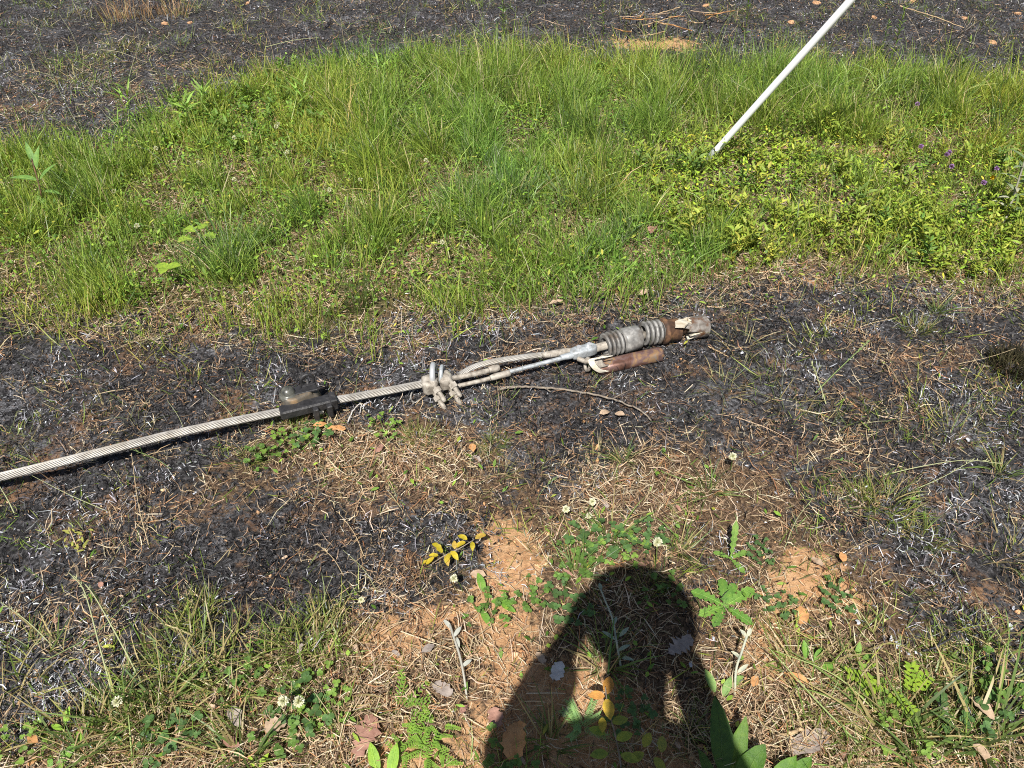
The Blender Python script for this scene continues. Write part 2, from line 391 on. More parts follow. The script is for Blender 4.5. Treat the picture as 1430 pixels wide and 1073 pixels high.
# charred straw: short curled black, grey and brown strands on the burnt ground
x, y = scatter(2100000, 1.25)
z = zones(x, y, np.where(y < 2.4, .085, .04))
thin = .35 + 1.1 * fbm(x, y, .12, 41)
k = rng.random(len(x)) < z['char'] * thin * 1.0 + .07 * (1 - z['char']) * (1 - z['green']) * (1 - z['clay'])
x, y = x[k], y[k]; n = len(x)
ash = np.clip((fbm(x, y, .19, 45, 4) - .44) * 5, 0, 1) * np.where(y > 4.4, .5, 1)
pb = np.clip((fbm(x, y, .20, 49) - .53) * 6, 0, 1) * np.where(y > 4.4, .3, 1)
mtt = np.clip((fbm(x, y, .09, 57, 3) - .42) * 6, 0, 1)                # matted black spots between looser litter
dk = cpick([(.006, .006, .007), (.020, .019, .021), (.060, .058, .062), (.13, .125, .13), (.13, .085, .055), (.32, .20, .12)], [.32, .24, .20, .11, .07, .06], n)
br = cpick([(.30, .19, .11), (.18, .11, .07), (.45, .33, .21), (.06, .045, .035)], [.35, .3, .15, .2], n)
dk = np.where((rng.random(n) < pb * .6)[:, None], br, dk)
lt = cpick([(.21, .21, .225), (.38, .38, .41), (.64, .645, .69), (.09, .09, .095)], [.36, .30, .18, .16], n)
sel = rng.random(n) < (.05 + .72 * ash ** 1.2) * (.3 + .7 * mtt)
c = np.where(sel[:, None], lt, dk)
kind = rng.random(n); stub = (fbm(x, y, .07, 58) > .60) & (kind > .45)
Ls = np.where(kind < .55, rng.uniform(.004, .013, n), np.where(kind < .88, rng.uniform(.010, .026, n), rng.uniform(.025, .055, n)))
Ls = np.where(stub, rng.uniform(.018, .045, n), Ls)
el = np.where(stub, rng.normal(1.05, .35, n), rng.normal(.2, .5, n))
R = ribbon(P3(x, y, rng.uniform(-.003, .020, n) * (.3 + 1.4 * fbm(x, y, .06, 47)) * np.where(stub, 0, 1)), rng.uniform(0, 2 * pi, n), el, rng.normal(.6, 1.0, n),
           Ls, np.where(kind < .55, rng.uniform(.0012, .0032, n), rng.uniform(.0008, .0020, n)) * (1 + y * .13), [.7, 1, .25], c, c * .9, rng.normal(0, 1.1, n), rng.uniform(-1.2, 1.2, n), keep=.0008)
stuff('charred_straw', 'black and ash grey burnt straw covering the scorched ground', *R, M_CHAR)

# dry straw and pine needles
x, y = scatter(2400000, 1.15)
z = zones(x, y, np.where(y < 2.4, .09, .04))
edge = np.zeros(len(x))
for d in ((0, .16), (.1, .1), (-.1, .1)):
    edge = np.maximum(edge, inside(GREEN, x + d[0], y + d[1]) * 1.0)
u_, v_ = proj(x, y)
mat_thick = .25 + 1.3 * np.clip((fbm(x, y, .3, 52) - .3) * 1.6, 0, 1)
dens = z['dry'] * mat_thick * (1 - z['clay'] * .6) + .42 * z['patch'] + .55 * z['green'] + (.38 * edge * (1 - z['green']) * (y > 1.5)) + .035 * z['char'] + .12 * z['half'] + .02 * z['char'] * (y > 4.3)
k = rng.random(len(x)) < dens
x, y = x[k], y[k]; n = len(x)
c = cpick([(.52, .39, .25), (.38, .26, .155), (.66, .56, .41), (.42, .22, .11), (.16, .105, .07)], [.32, .22, .17, .11, .18], n)
heap = 0.026 * mat_thick[k] * zones(x, y)['dry'] + .004
R = ribbon(P3(x, y, rng.uniform(0, 1, n) * heap), rng.uniform(0, 2 * pi, n), rng.normal(.05, .2, n), rng.normal(.2, .5, n),
           rng.gamma(2.6, .0115, n) + .010, rng.uniform(.0008, .0024, n) * (1 + y * .1), [.8, 1, .35], c, c * rng.uniform(.8, 1.1, (n, 1)), rng.normal(0, .8, n), rng.uniform(-1, 1, n), keep=.001)
stuff('dry_straw', 'tan dead grass and pine needles matted over the clay', *R, M_STRAW)

# crumbs of clay and grit
x, y = scatter(420000, 1.0)
z = zones(x, y, .04)
k = rng.random(len(x)) < .55 * z['clay'] + .05 * z['dry'] + .035 * z['char']
x, y = x[k], y[k]; n = len(x)
o8 = np.array([[1, 0, 0], [-1, 0, 0], [0, 1, 0], [0, -1, 0], [0, 0, 1], [0, 0, -1.]])
t8 = np.array([[0, 2, 4], [2, 1, 4], [1, 3, 4], [3, 0, 4], [2, 0, 5], [1, 2, 5], [3, 1, 5], [0, 3, 5]])
sz = rng.gamma(2.0, .0011, n) + .0008
V = P3(x, y, .001)[:, None] + o8[None] * sz[:, None, None] * rng.uniform(.55, 1.35, (n, 6, 1)) + rng.normal(0, .25, (n, 6, 3)) * sz[:, None, None]
c = cpick([(.58, .34, .18), (.42, .22, .11), (.68, .46, .28), (.20, .14, .10)], [.4, .3, .15, .15], n)
stuff('soil_crumbs', 'loose orange clay crumbs scattered over the bare soil', V.reshape(-1, 3), (np.arange(n)[:, None, None] * 6 + t8[None]).reshape(-1, 3), np.repeat(c, 6, 0), M_CHAR)

# living grass: clumped blades
gcols = [(.155, .250, .032), (.245, .365, .048), (.360, .480, .078), (.055, .120, .030), (.45, .48, .11), (.62, .52, .29)]
def grass(n, densf, Lf, wf, cw, name, label, lean=(1.26, .26), cols=gcols, bias=.75, curvs=(-.1, .95), jit=.11):
    x, y = scatter(n, bias)
    z = zones(x, y, jit)
    k = rng.random(len(x)) < densf(x, y, z)
    x, y = x[k], y[k]; n = len(x); z = {a: b[k] for a, b in z.items()}
    tuft = np.clip(fbm(x, y, .09, 63) * 1.5 - .05, .35, 1.3) * np.clip(.6 + fbm(x, y, .7, 64) * .85, .5, 1.5)
    L = Lf(x, y, z) * tuft * rng.gamma(7, 1 / 7.4, n).clip(.35, 1.9)
    c = cpick(cols, cw, n, .28)
    hue = (fbm(x, y, .5, 66) - .5)[:, None]
    c = c * (1 + hue * np.array([.9, .25, -.2]))
    prev = 2.1 + (fbm(x, y, .5, 68) - .5) * 5                         # neighbours lean alike
    hd = np.where(rng.random(n) < .28, prev + rng.normal(0, .7, n), rng.uniform(0, 2 * pi, n))
    el = np.clip(rng.normal(lean[0], lean[1], n), .25, 1.55)
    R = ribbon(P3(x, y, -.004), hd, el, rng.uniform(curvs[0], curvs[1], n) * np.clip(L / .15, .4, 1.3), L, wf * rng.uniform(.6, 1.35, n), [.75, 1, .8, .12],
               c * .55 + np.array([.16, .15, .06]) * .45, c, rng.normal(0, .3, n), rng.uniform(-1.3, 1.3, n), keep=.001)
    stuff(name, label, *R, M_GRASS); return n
def d_green(x, y, z):
    gaps = np.clip((fbm(x, y, .17, 71, 4) - .40) * 3.6, .07, 1)
    u, v = proj(x, y)
    low = np.clip((v - 300) / 120, 0, 1) * .5 + .25 * np.clip((u - 850) / 200, 0, 1) * (v > 190)
    return z['green'] * gaps * (1 - low) * np.where(z['weed'] > 0, .5, np.where(z['broad'] > 0, .6, .9))
def L_green(x, y, z):
    u, v = proj(x, y)
    tall = np.exp(-((v - 150) / 70) ** 2) * (u > 450)
    return np.where(z['weed'] > 0, .095, .130 + .075 * tall)
ng = grass(5100000, d_green, L_green, .0028, [.22, .28, .22, .14, .08, .06], 'green_grass', 'tall green grass in the unburnt strip behind the fallen cable')
def d_sparse(x, y, z):
    cl = np.clip((fbm(x, y, .20, 81) - .53) * 6, 0, 1)
    return (1 - z['green']) * (.022 + cl * np.where(z['char'] > .4, .40, .30) + .10 * z['patch'] + .08 * z['half'] + .10 * z['dry'] * (y < .95) * np.clip((fbm(x, y, .18, 83) - .42) * 5, 0, 1) * ((np.abs(x - .1) > .28)))
grass(900000, d_sparse, lambda x, y, z: .055 + .03 * (y > 4), .0021, [.22, .22, .12, .18, .15, .11], 'surviving_grass', 'thin scattered green grass among burnt ground and straw', (.75, .4), bias=.9)

# low clover and broad small leaves mixed into the grass
x, y = scatter(680000, .6)
z = zones(x, y, .10)
cl = np.clip((fbm(x, y, .28, 91) - .44) * 5, 0, 1)
k = rng.random(len(x)) < z['green'] * (.34 + .60 * cl + .35 * z['broad']) * np.where(z['weed'] > 0, .9, 1) + z['patch'] * .05 + z['dry'] * .02
x, y = x[k], y[k]; n = len(x); zz = zones(x, y)
c = cpick([(.10, .20, .030), (.17, .30, .045), (.27, .42, .055), (.40, .42, .07)], [.30, .36, .25, .09], n)
c = np.where(zz['weed'][:, None] > 0, c * np.array([1.45, 1.3, 1.0]), c)
R = ribbon(P3(x, y, rng.uniform(.01, .085, n) * (.4 + .6 * zz['green'])), rng.uniform(0, 2 * pi, n), rng.normal(.15, .4, n), rng.uniform(0, .8, n),
           rng.uniform(.010, .026, n), rng.uniform(.005, .011, n), [.3, 1, .3], c, c, None, rng.normal(0, .35, n), keep=.002)
stuff('clover_cover', 'small clover leaves growing low between the grass blades', *R, M_LEAF)

# ------------------------------------------------------------------ the fallen line: stranded cable
CAM = np.array([0, 0, CAM_H])
cable_px = [(-900, 868, .03), (-600, 802, .035), (-300, 736, .04), (0, 667, .062), (120, 637, .068), (240, 604, .066), (330, 586, .06), (400, 570, .055), (460, 557, .052), (520, 546, .045), (590, 533, .04), (612, 529, .04)]
path = smoothpath([px(*p) for p in cable_px], 14)
seg = np.r_[0, np.cumsum(np.linalg.norm(np.diff(path, axis=0), axis=1))]
CR, NS, LAY = .0120, 14, .34
cable = thing('stranded_cable', 'thick silver stranded cable lying across the burnt ground from the left edge', 'cable', px(240, 604))
g = Geo(); g.add(*tube(path, CR - .0034, 12)); part('core', g, M_ALU, cable)
def helix(path, seg, R, ph, lay, r, sides=5, taper=None):
    pts = []; s = None
    for k in range(len(path)):
        d = path[min(k + 1, len(path) - 1)] - path[max(k - 1, 0)]; d /= np.linalg.norm(d)
        if s is None: _, s, _ = frame(d)
        s = s - d * np.dot(s, d); s /= np.linalg.norm(s); u = np.cross(s, d)
        a = ph + 2 * pi * seg[k] / lay
        RR = R if taper is None else R * taper[k]
        pts.append(path[k] + (s * cos(a) + u * sin(a)) * RR)
    return tube(np.array(pts), r, sides)
fine = np.linspace(0, seg[-1], 330)
fpath = np.stack([np.interp(fine, seg, path[:, k]) for k in range(3)], -1)
for j in range(NS):
    g = Geo(); g.add(*helix(fpath, fine, CR - .0020, 2 * pi * j / NS, LAY, .00205)); part('strand', g, M_ALU, cable)

# bolted clamp where the cable meets the rods
def nut(A, d, r, h): 
    return tube([np.asarray(A), np.asarray(A) + np.asarray(d) * h], r, 6)
AX = px(690, 517, .05) - px(560, 539, .05); AX /= np.linalg.norm(AX)
ACR = np.cross(np.array([0, 0, 1.0]), AX); ACR /= np.linalg.norm(ACR); UP = np.cross(AX, ACR)
clamp = thing('bolted_clamp', 'dusty cast clamp with four bolts and a bright hoop gripping the cable end', 'clamp', px(608, 545))
def lump(c, ax, half, seed, lat=14, lon=20, sq=.55):
    V = []; F = []; r = np.random.default_rng(seed); k = r.uniform(0, 6, 6)
    for i in range(lat + 1):
        t = -pi / 2 + pi * i / lat
        for j in range(lon):
            p = 2 * pi * j / lon
            f = lambda w: np.sign(w) * abs(w) ** sq
            q = np.array([f(cos(t)) * f(cos(p)), f(cos(t)) * f(sin(p)), f(sin(t))])
            q *= 1 + .06 * sin(3 * q[0] * 2 + k[0]) * cos(2.5 * q[1] * 2 + k[1]) + .04 * sin(5 * q[2] + k[2])
            V.append(np.asarray(c) + sum(ax[m] * q[m] * half[m] for m in range(3)))
    for i in range(lat):
        for j in range(lon): F.append((i * lon + j, i * lon + (j + 1) % lon, (i + 1) * lon + (j + 1) % lon, (i + 1) * lon + j))
    return np.array(V), F
FR = (AX, ACR, UP)
BD = np.array([.50, -.62, -.42]); BD /= np.linalg.norm(BD)
for i, (u, v, hu) in enumerate(((600, 534, .028), (622, 528, .024))):
    c = px(u, v, .045)
    g = Geo(); g.add(*lump(c, FR, (hu * .85, .027, .025), 3 + i)); b = part('clamp_body', g, M_DUST, clamp)
    for q, (da, dl) in enumerate(((.006, .002), (.004, -.030))):
        s0 = c + AX * (da + .004) - ACR * .018 + UP * (.012 + dl) 
        g = Geo(); g.add(*tube([s0, s0 + BD * .056, s0 + BD * .064], [.0076, .0076, .005], 9)); bo = part('bolt', g, M_DUST, clamp, smooth=True)
        g = Geo(); g.add(*nut(s0 + BD * .014, BD, .0132, .016)); part('nut', g, M_DUST, bo, smooth=False)
hc = px(603, 520, .062)
arc = [hc + ACR * (.030 * cos(a) - .002) + UP * (.030 * sin(a)) + AX * (.004 + .008 * cos(a)) for a in np.linspace(-.5, pi + .5, 16)]
g = Geo(); g.add(*tube(arc, .0085, 10)); part('hoop', g, M_SILVER, clamp)
hc = hc + AX * .026 - UP * .008
arc = [hc + ACR * (.026 * cos(a) - .002) + UP * (.026 * sin(a)) + AX * (.004 + .008 * cos(a)) for a in np.linspace(-.4, pi + .4, 16)]
g = Geo(); g.add(*tube(arc, .0065, 10)); part('hoop', g, M_GALV, clamp)
g = Geo(); g.add(*tube(smoothpath([px(588, 534, .03), px(577, 541, .018), px(573, 550, .008), px(578, 558, .006), px(590, 552, .008)], 5), .0028, 6)); part('wire_tail', g, M_ALU, clamp)

# rods, socket, porcelain bells, rusted cap and channel
A0, A1 = px(798, 492, .045), px(897, 466, .046)
B0, B1 = px(897, 463, .046), px(988, 450, .037)
ins = thing('burnt_insulator', 'burnt line insulator with ribbed grey bells, rusted collar and broken end cap', 'insulator', px(880, 490))
def rod(name, pts, r, m, n=6, sides=10, par=ins):
    P = smoothpath([px(*p) for p in pts], n); g = Geo(); rr = r if np.ndim(r) == 0 else np.interp(np.linspace(0, 1, len(P)), np.linspace(0, 1, len(r)), r)
    g.add(*tube(P, rr, sides)); return part(name, g, m, par)
rod('rod', [(628, 527, .05), (660, 520, .05), (688, 513, .048)], .0085, M_DUST)
rod('rod', [(634, 538, .032), (668, 530, .034), (690, 525, .036)], .0068, M_DUST)
rod('ferrule', [(682, 514, .05), (690, 512, .05), (697, 510, .05)], [.010, .0135, .010], M_DUST)
rod('ferrule', [(684, 527, .036), (692, 524, .037), (712, 519, .038)], [.008, .0112, .0102], M_DUST)
rod('long_rod', [(700, 520, .038), (750, 507, .042), (798, 494, .045)], .0072, M_GALV)
lp = smoothpath([px(640, 522, .05), px(662, 509, .062), px(690, 501, .064), (px(735, 495, .056)), px(765, 491, .05), px(790, 487, .048)], 8)
lseg = np.r_[0, np.cumsum(np.linalg.norm(np.diff(lp, axis=0), axis=1))]
for j in range(9):
    g = Geo(); g.add(*helix(lp, lseg, .0066, 2 * pi * j / 9, .30, .0029, 6)); part('strand', g, M_ALU, ins)
rod('sleeve', [(756, 493, .052), (775, 490, .05), (800, 486, .048)], [.0085, .0115, .012, .0118, .009], M_DUST)
dA = A1 - A0; LA = np.linalg.norm(dA); dA /= LA
dB = B1 - B0; LB = np.linalg.norm(dB); dB /= LB
_, sA, uA = frame(dA)
g = Geo(); g.add(*lump(A0 + dA * LA * .17, (dA, sA, uA), (.048, .020, .017), 21, 12, 18, .6)); sk = part('socket', g, M_GALV, ins)
for q in (-1, 1):
    g = Geo(); g.add(*nut(A0 + dA * (LA * .17 + .018 * q) + uA * .016, uA, .008, .010)); part('bolt', g, M_SILVER, sk, smooth=False)
rod('ferrule', [(782, 497, .045), (795, 494, .045), (806, 491, .046)], [.009, .012, .010], M_GALV)
g = Geo(); g.add(*lathe(A0, dA, [(LA * .25, 0), (LA * .25, .0135), (LA * 1.05, .0135), (LA * 1.05, 0)], 18)); part('core_rod', g, M_DUST, ins)
def ribs(x0, x1, n, R, d):
    out = []
    for k in range(n):
        a = x0 + (x1 - x0) * k / n; w = (x1 - x0) / n
        out += [(a + .0 * w, R - d * 1.1), (a + .08 * w, R - d), (a + .25 * w, R - d * .15), (a + .5 * w, R), (a + .75 * w, R - d * .15), (a + .96 * w, R - d)]
    return out
R = .0415
def bell(A, d, x0, x1, xs_, m, name, R=R):
    pr = [(x0 + .030, .012), (x0 + .028, .022), (x0 + .004, .026), (x0 + .003, R - .013), (xs_ + .002, R - .013), (xs_ + .003, R - .003), (xs_ + .007, R), (x1 - .010, R - .001), (x1 - .003, R - .006), (x1, R - .014), (x1 - .002, .013)]
    g = Geo(); g.add(*lathe(A, d, pr, 36)); b = part(name, g, m, ins)
    k = 4; p = (xs_ - x0) / k; w = p * .60
    for i in range(k):
        a = x0 + i * p; q = R - (.0 if i else .001)
        g = Geo(); g.add(*lathe(A, d, [(a + .001, R - .016), (a, q - .004), (a + .0012, q - .0012), (a + w * .5, q), (a + w - .0012, q - .0012), (a + w, q - .004), (a + w - .001, R - .016)], 36)); part('rib', g, m, b)
    g = Geo(); g.add(*lathe(A, d, [(x0 + .004, R - .0124), (xs_ + .002, R - .0124)], 36)); part('sooty_groove_shade', g, M_SOOT, b)  # soot-black sleeve; its colour also paints in the shade between the ribs
    return b
bell(A0, dA, LA * .46, LA * .965, LA * .70, M_PORC, 'bell')
bell(B0, dB, LB * .01, LB * .34, LB * .29, M_PORC, 'bell')
xr = LB * .30
g = Geo(); g.add(*lathe(B0, dB, [(xr, .02), (xr, R + .001), (xr + .008, R + .0035), (xr + .013, R + .002), (xr + .018, R - .003), (xr + .055, R - .004), (xr + .062, R - .009), (xr + .066, .019), (xr + .105, .0175), (xr + .105, 0)], 36)); part('rusted_collar', g, M_RUST, ins)
# torn end cap: outer grey shell with a jagged broken mouth and cream fracture faces
r_ = np.random.default_rng(8); n = 40; x0 = LB * .70; ROUT = .036
jag = np.array([.034 * max(0, sin(2 * pi * k / n * 3 + .4)) + .020 * (r_.random() - .3) - (.050 if 1 < k < 7 else 0) - (.034 if 15 < k < 20 else 0) - (.03 if 26 < k < 30 else 0) for k in range(n)])
_, sB, uB = frame(dB)
def ringpt(x, r, k): 
    a = 2 * pi * k / n; return B0 + dB * x + (sB * cos(a) + uB * sin(a)) * r
V = []; 
V += [ringpt(x0 + jag[k], ROUT + .001 * r_.normal(), k) for k in range(n)]
V += [ringpt(max(x0 + .012, x0 + jag[k] + .012) , ROUT + .0015, k) for k in range(n)]
V += [ringpt(LB * .97, ROUT + .001, k) for k in range(n)]
V += [ringpt(LB * 1.0, ROUT - .006, k) for k in range(n)] + [ringpt(LB * 1.0, .002, k) for k in range(n)]
F = [(a * n + k, a * n + (k + 1) % n, (a + 1) * n + (k + 1) % n, (a + 1) * n + k) for a in range(4) for k in range(n)]
g = Geo(); g.add(np.array(V), F); cap = part('broken_end_cap', g, M_CAP, ins)
V = [ringpt(x0 + jag[k] - .0005, ROUT + .0012, k) for k in range(n)] + [ringpt(x0 + jag[k] - .003, ROUT - .008 - .004 * r_.random(), k) for k in range(n)] + [ringpt(x0 + .05, ROUT - .012, k) for k in range(n)]
F = [(a * n + k, a * n + (k + 1) % n, (a + 1) * n + (k + 1) % n, (a + 1) * n + k) for a in range(2) for k in range(n)]
g = Geo(); g.add(np.array(V), F); part('fracture_face', g, M_CREAM, cap)
def shard(c, ax, pts, th):
    top = [np.asarray(c) + ax[0] * a + ax[1] * b + ax[2] * w for a, b, w in pts]; bot = [p - ax[2] * th for p in top]; m = len(pts)
    return np.array(top + bot), [tuple(range(m)), tuple(range(2 * m - 1, m - 1, -1))] + [(k, (k + 1) % m, m + (k + 1) % m, m + k) for k in range(m)]
c = px(957, 447, .075)
g = Geo(); g.add(*shard(c, (dB, sB, uB), [(-.044, .02, .012), (-.022, -.030, .002), (.012, -.036, -.008), (.034, -.026, -.012), (.022, .0, .002), (.006, .012, .012), (-.016, .030, .016)], .008)); part('shard', g, M_CREAM, cap, smooth=False)
c = px(942, 446, .06)
g = Geo(); g.add(*shard(c, (dB, sB, uB), [(-.022, .02, .006), (-.018, -.012, .0), (.010, -.016, -.004), (.020, .004, .0), (.008, .024, .010)], .010)); part('shard', g, M_RUST, cap, smooth=False)
# heat-tinted channel lying against the bells, with the bent pale strap at its end
C0, C1 = px(836, 511, .030), px(926, 489, .030)
dC = C1 - C0; LC = np.linalg.norm(dC); dC /= LC; _, sC, uC = frame(dC); 
if sC[1] > 0: sC = -sC                                 # towards the camera
uC = np.array([0, 0, 1.0])
C0 = C0 - uC * .010; C1 = C1 - uC * .010
prof = [(-.030 + .030 * cos(a) + .004, -.004 + .031 * sin(a)) for a in np.linspace(2.5, -.9, 15)]
prof = [(-.030, .016), (-.024, .0185), (-.014, .0195), (-.004, .0185), (.004, .0155), (.0095, .010), (.012, .003), (.0115, -.006), (.008, -.013), (.002, -.018)]
th = .9
V = []; m = len(prof)
jr = np.random.default_rng(2)
for x in (0, .004, LC * .5, LC - .004, LC):
    e = .0 if 0 < x < LC else -.0015
    jg = jr.uniform(-.012, .010, m) if x > LC * .6 else (jr.uniform(-.004, .008, m) if x < .01 else np.zeros(m))
    V += [C0 + dC * (x + jg[q]) + sC * (a + e) + uC * (b + e + .002 * sin(x * 40 + a * 90)) for q, (a, b) in enumerate(prof)]
    V += [C0 + dC * (x + jg[q]) + sC * (a * th - .001) + uC * (b * th - .002 + .002 * sin(x * 40 + a * 90)) for q, (a, b) in enumerate(prof)]
F = []
for k in range(4):
    o, o2 = k * 2 * m, (k + 1) * 2 * m
    for j in range(m - 1):
        F += [(o + j, o + j + 1, o2 + j + 1, o2 + j), (o + m + j, o2 + m + j, o2 + m + j + 1, o + m + j + 1)]
    F += [(o, o2, o2 + m, o + m), (o + m - 1, o + 2 * m - 1, o2 + 2 * m - 1, o2 + m - 1)]
for o in (0, 8 * m):
    F += [(o + j, o + j + 1, o + m + j + 1, o + m + j) for j in range(m - 1)]
g = Geo(); g.add(np.array(V), F); ch = part('channel', g, M_CHAN, ins)
def strap(pts, wdir, w, th, m, name, par):
    P = smoothpath(pts, 4); V = []; F = []
    for k in range(len(P)):
        d = P[min(k + 1, len(P) - 1)] - P[max(k - 1, 0)]; d /= np.linalg.norm(d); nn = np.cross(d, wdir); nn /= np.linalg.norm(nn)
        V += [P[k] + wdir * w + nn * th, P[k] - wdir * w + nn * th, P[k] - wdir * w - nn * th, P[k] + wdir * w - nn * th]
    for k in range(len(P) - 1): F += [(4 * k + j, 4 * k + (j + 1) % 4, 4 * k + 4 + (j + 1) % 4, 4 * k + 4 + j) for j in range(4)]
    F += [(0, 1, 2, 3), tuple(4 * (len(P) - 1) + j for j in (3, 2, 1, 0))]
    g = Geo(); g.add(np.array(V), F); return part(name, g, m, par, smooth=False)
strap([px(852, 494, .075), px(838, 496, .078), px(826, 500, .07), px(831, 510, .05), px(841, 515, .028), px(849, 514, .02)], dC, .010, .0025, M_CREAM, 'bent_strap', ins)
strap([px(846, 492, .07), px(836, 499, .06), px(842, 508, .045), px(848, 506, .03)], dC, .012, .002, M_DUST, 'bent_strap', ins)
arc = [px(821, 506, .035) + sC * .016 * cos(a) + uC * .020 * sin(a) + dC * .004 * sin(a) for a in np.linspace(0, 2 * pi, 18)]
g = Geo(); g.add(*tube(arc, .0055, 8, False)); part('shackle', g, M_DUST, ins)
g = Geo(); g.add(*tube([px(808, 498, .04), px(818, 502, .045), px(834, 500, .055)], .008, 8)); part('pin', g, M_DUST, ins)

# ------------------------------------------------------------------ burnt clamp-on device round the cable
dev = thing('clamp_on_device', 'charred black clamp-on device with grey dome and ring mounted on the silver cable', 'device', px(430, 570))
D0, D1 = px(393, 574, .060), px(470, 554, .056)
dD = D1 - D0; LD = np.linalg.norm(dD); dD /= LD; sD = np.cross(np.array([0, 0, 1.0]), dD); sD /= np.linalg.norm(sD); uD = np.cross(dD, sD)
FD = (dD, sD, uD); mid = (D0 + D1) / 2
g = Geo(); g.add(*rbox(mid - dD * .012, FD, (LD * .46, .019, .015), .3)); part('clamp_bar', g, M_SOOT, dev, smooth=False)
hb = mid - dD * .016 + sD * .040 + uD * .002
V, F = lump(hb, FD, (LD * .35, .029, .027), 51, 16, 26, .45)
V = V + np.array([sD * (.006 * math.sin(40 * np.dot(p - hb, dD))) + uD * (-.012 * (np.dot(p - hb, dD) > .03)) for p in V])
g = Geo(); g.add(V, F); hs = part('housing', g, M_BURNT, dev)
g = Geo(); g.add(*rbox(hb + uD * .026 + dD * .012 + sD * .006, FD, (LD * .24, .018, .004), .4)); part('lid', g, M_SOOT, hs, smooth=False)
dc = hb - dD * .034 + uD * .022 + sD * .004
g = Geo(); g.add(*lathe(dc, uD, [(-.01, .027), (.003, .027), (.006, .024), (.006, .0215), (.012, .0205), (.020, .0165), (.026, .009), (.028, 0)], 28)); part('dome', g, M_DOME, dev)
rc = hb + dD * .028 + uD * .046 + sD * .020
arc = [rc + dD * .018 * cos(a) + uD * .020 * sin(a) for a in np.linspace(0, 2 * pi, 25)]
g = Geo(); g.add(*tube(arc, .0052, 8, False)); rg = part('ring', g, M_SOOT, dev)
g = Geo(); g.add(*tube([rc - uD * .018, rc + uD * .004], .005, 8)); g.add(*rbox(rc - uD * .020, FD, (.022, .010, .008), .3)); part('ring_bracket', g, M_SOOT, rg)
for q, x in enumerate((.012, .052)):
    g = Geo(); g.add(*rbox(mid + dD * x - sD * .024 - uD * .014, FD, (.008, .010, .022), .3)); part('jaw', g, M_SOOT, dev, smooth=False)
g = Geo(); g.add(*rbox(mid + dD * .068 - sD * .002, FD, (.010, .022, .019), .3)); part('jaw', g, M_SOOT, dev, smooth=False)
bp = px(437, 573, .035)
g = Geo(); g.add(*tube([bp - dD * .002, bp + dD * .002, bp + dD * .026, bp + dD * .029], [.008, .0095, .0095, .008], 14)); part('barrel', g, M_CREAM, dev)
g = Geo(); g.add(*rbox(px(424, 574, .022), FD, (.010, .012, .016), .4)); part('lug', g, M_SOOT, dev, smooth=False)
g = Geo(); g.add(*tube(smoothpath([px(434, 566, .05), px(431, 576, .035), px(427, 585, .006)], 5), .0016, 5)); part('wire', g, M_RUST, dev)

# ------------------------------------------------------------------ white guy guard leaning out of the grass
G0 = np.array([.919, 3.27, .075]); GD = np.array([.433, -.249, .867]); GD /= np.linalg.norm(GD)
G0[2] += float(hgt(G0[0], G0[1]))
guy = thing('guy_guard', 'smooth white plastic guy wire guard slanting up out of the grass', 'guy guard', (G0[0], G0[1], float(hgt(G0[0], G0[1]))))
_, gs, gu = frame(GD)
g = Geo(); g.add(*lathe(G0, GD, [(0, .011), (0, .0142), (.002, .0146), (.006, .0146), (.3, .0146), (2.394, .0146), (2.398, .0146), (2.4, .0142), (2.4, .011), (2.396, .011), (.004, .011), (0, .011)], 28)); part('guard_tube', g, M_PVC, guy)
g = Geo(); g.add(*tube([G0 - GD * .02, G0 + GD * 9.5], .0045, 8)); part('guy_wire', g, M_GALV, guy)
g = Geo(); g.add(*lump(G0 - GD * .03, (GD, gs, gu), (.040, .022, .017), 31, 10, 14, .6)); part('anchor_eye', g, M_GALV, guy)
g = Geo(); g.add(*lump(G0 - GD * .062 - np.array([.004, 0, 0]), (GD, gs, gu), (.024, .026, .014), 33, 10, 14, .6)); part('shackle', g, M_DUST, guy)
g = Geo(); g.add(*tube([G0 - GD * .05, G0 - GD * .35], .009, 8)); part('anchor_rod', g, M_RUST, guy)

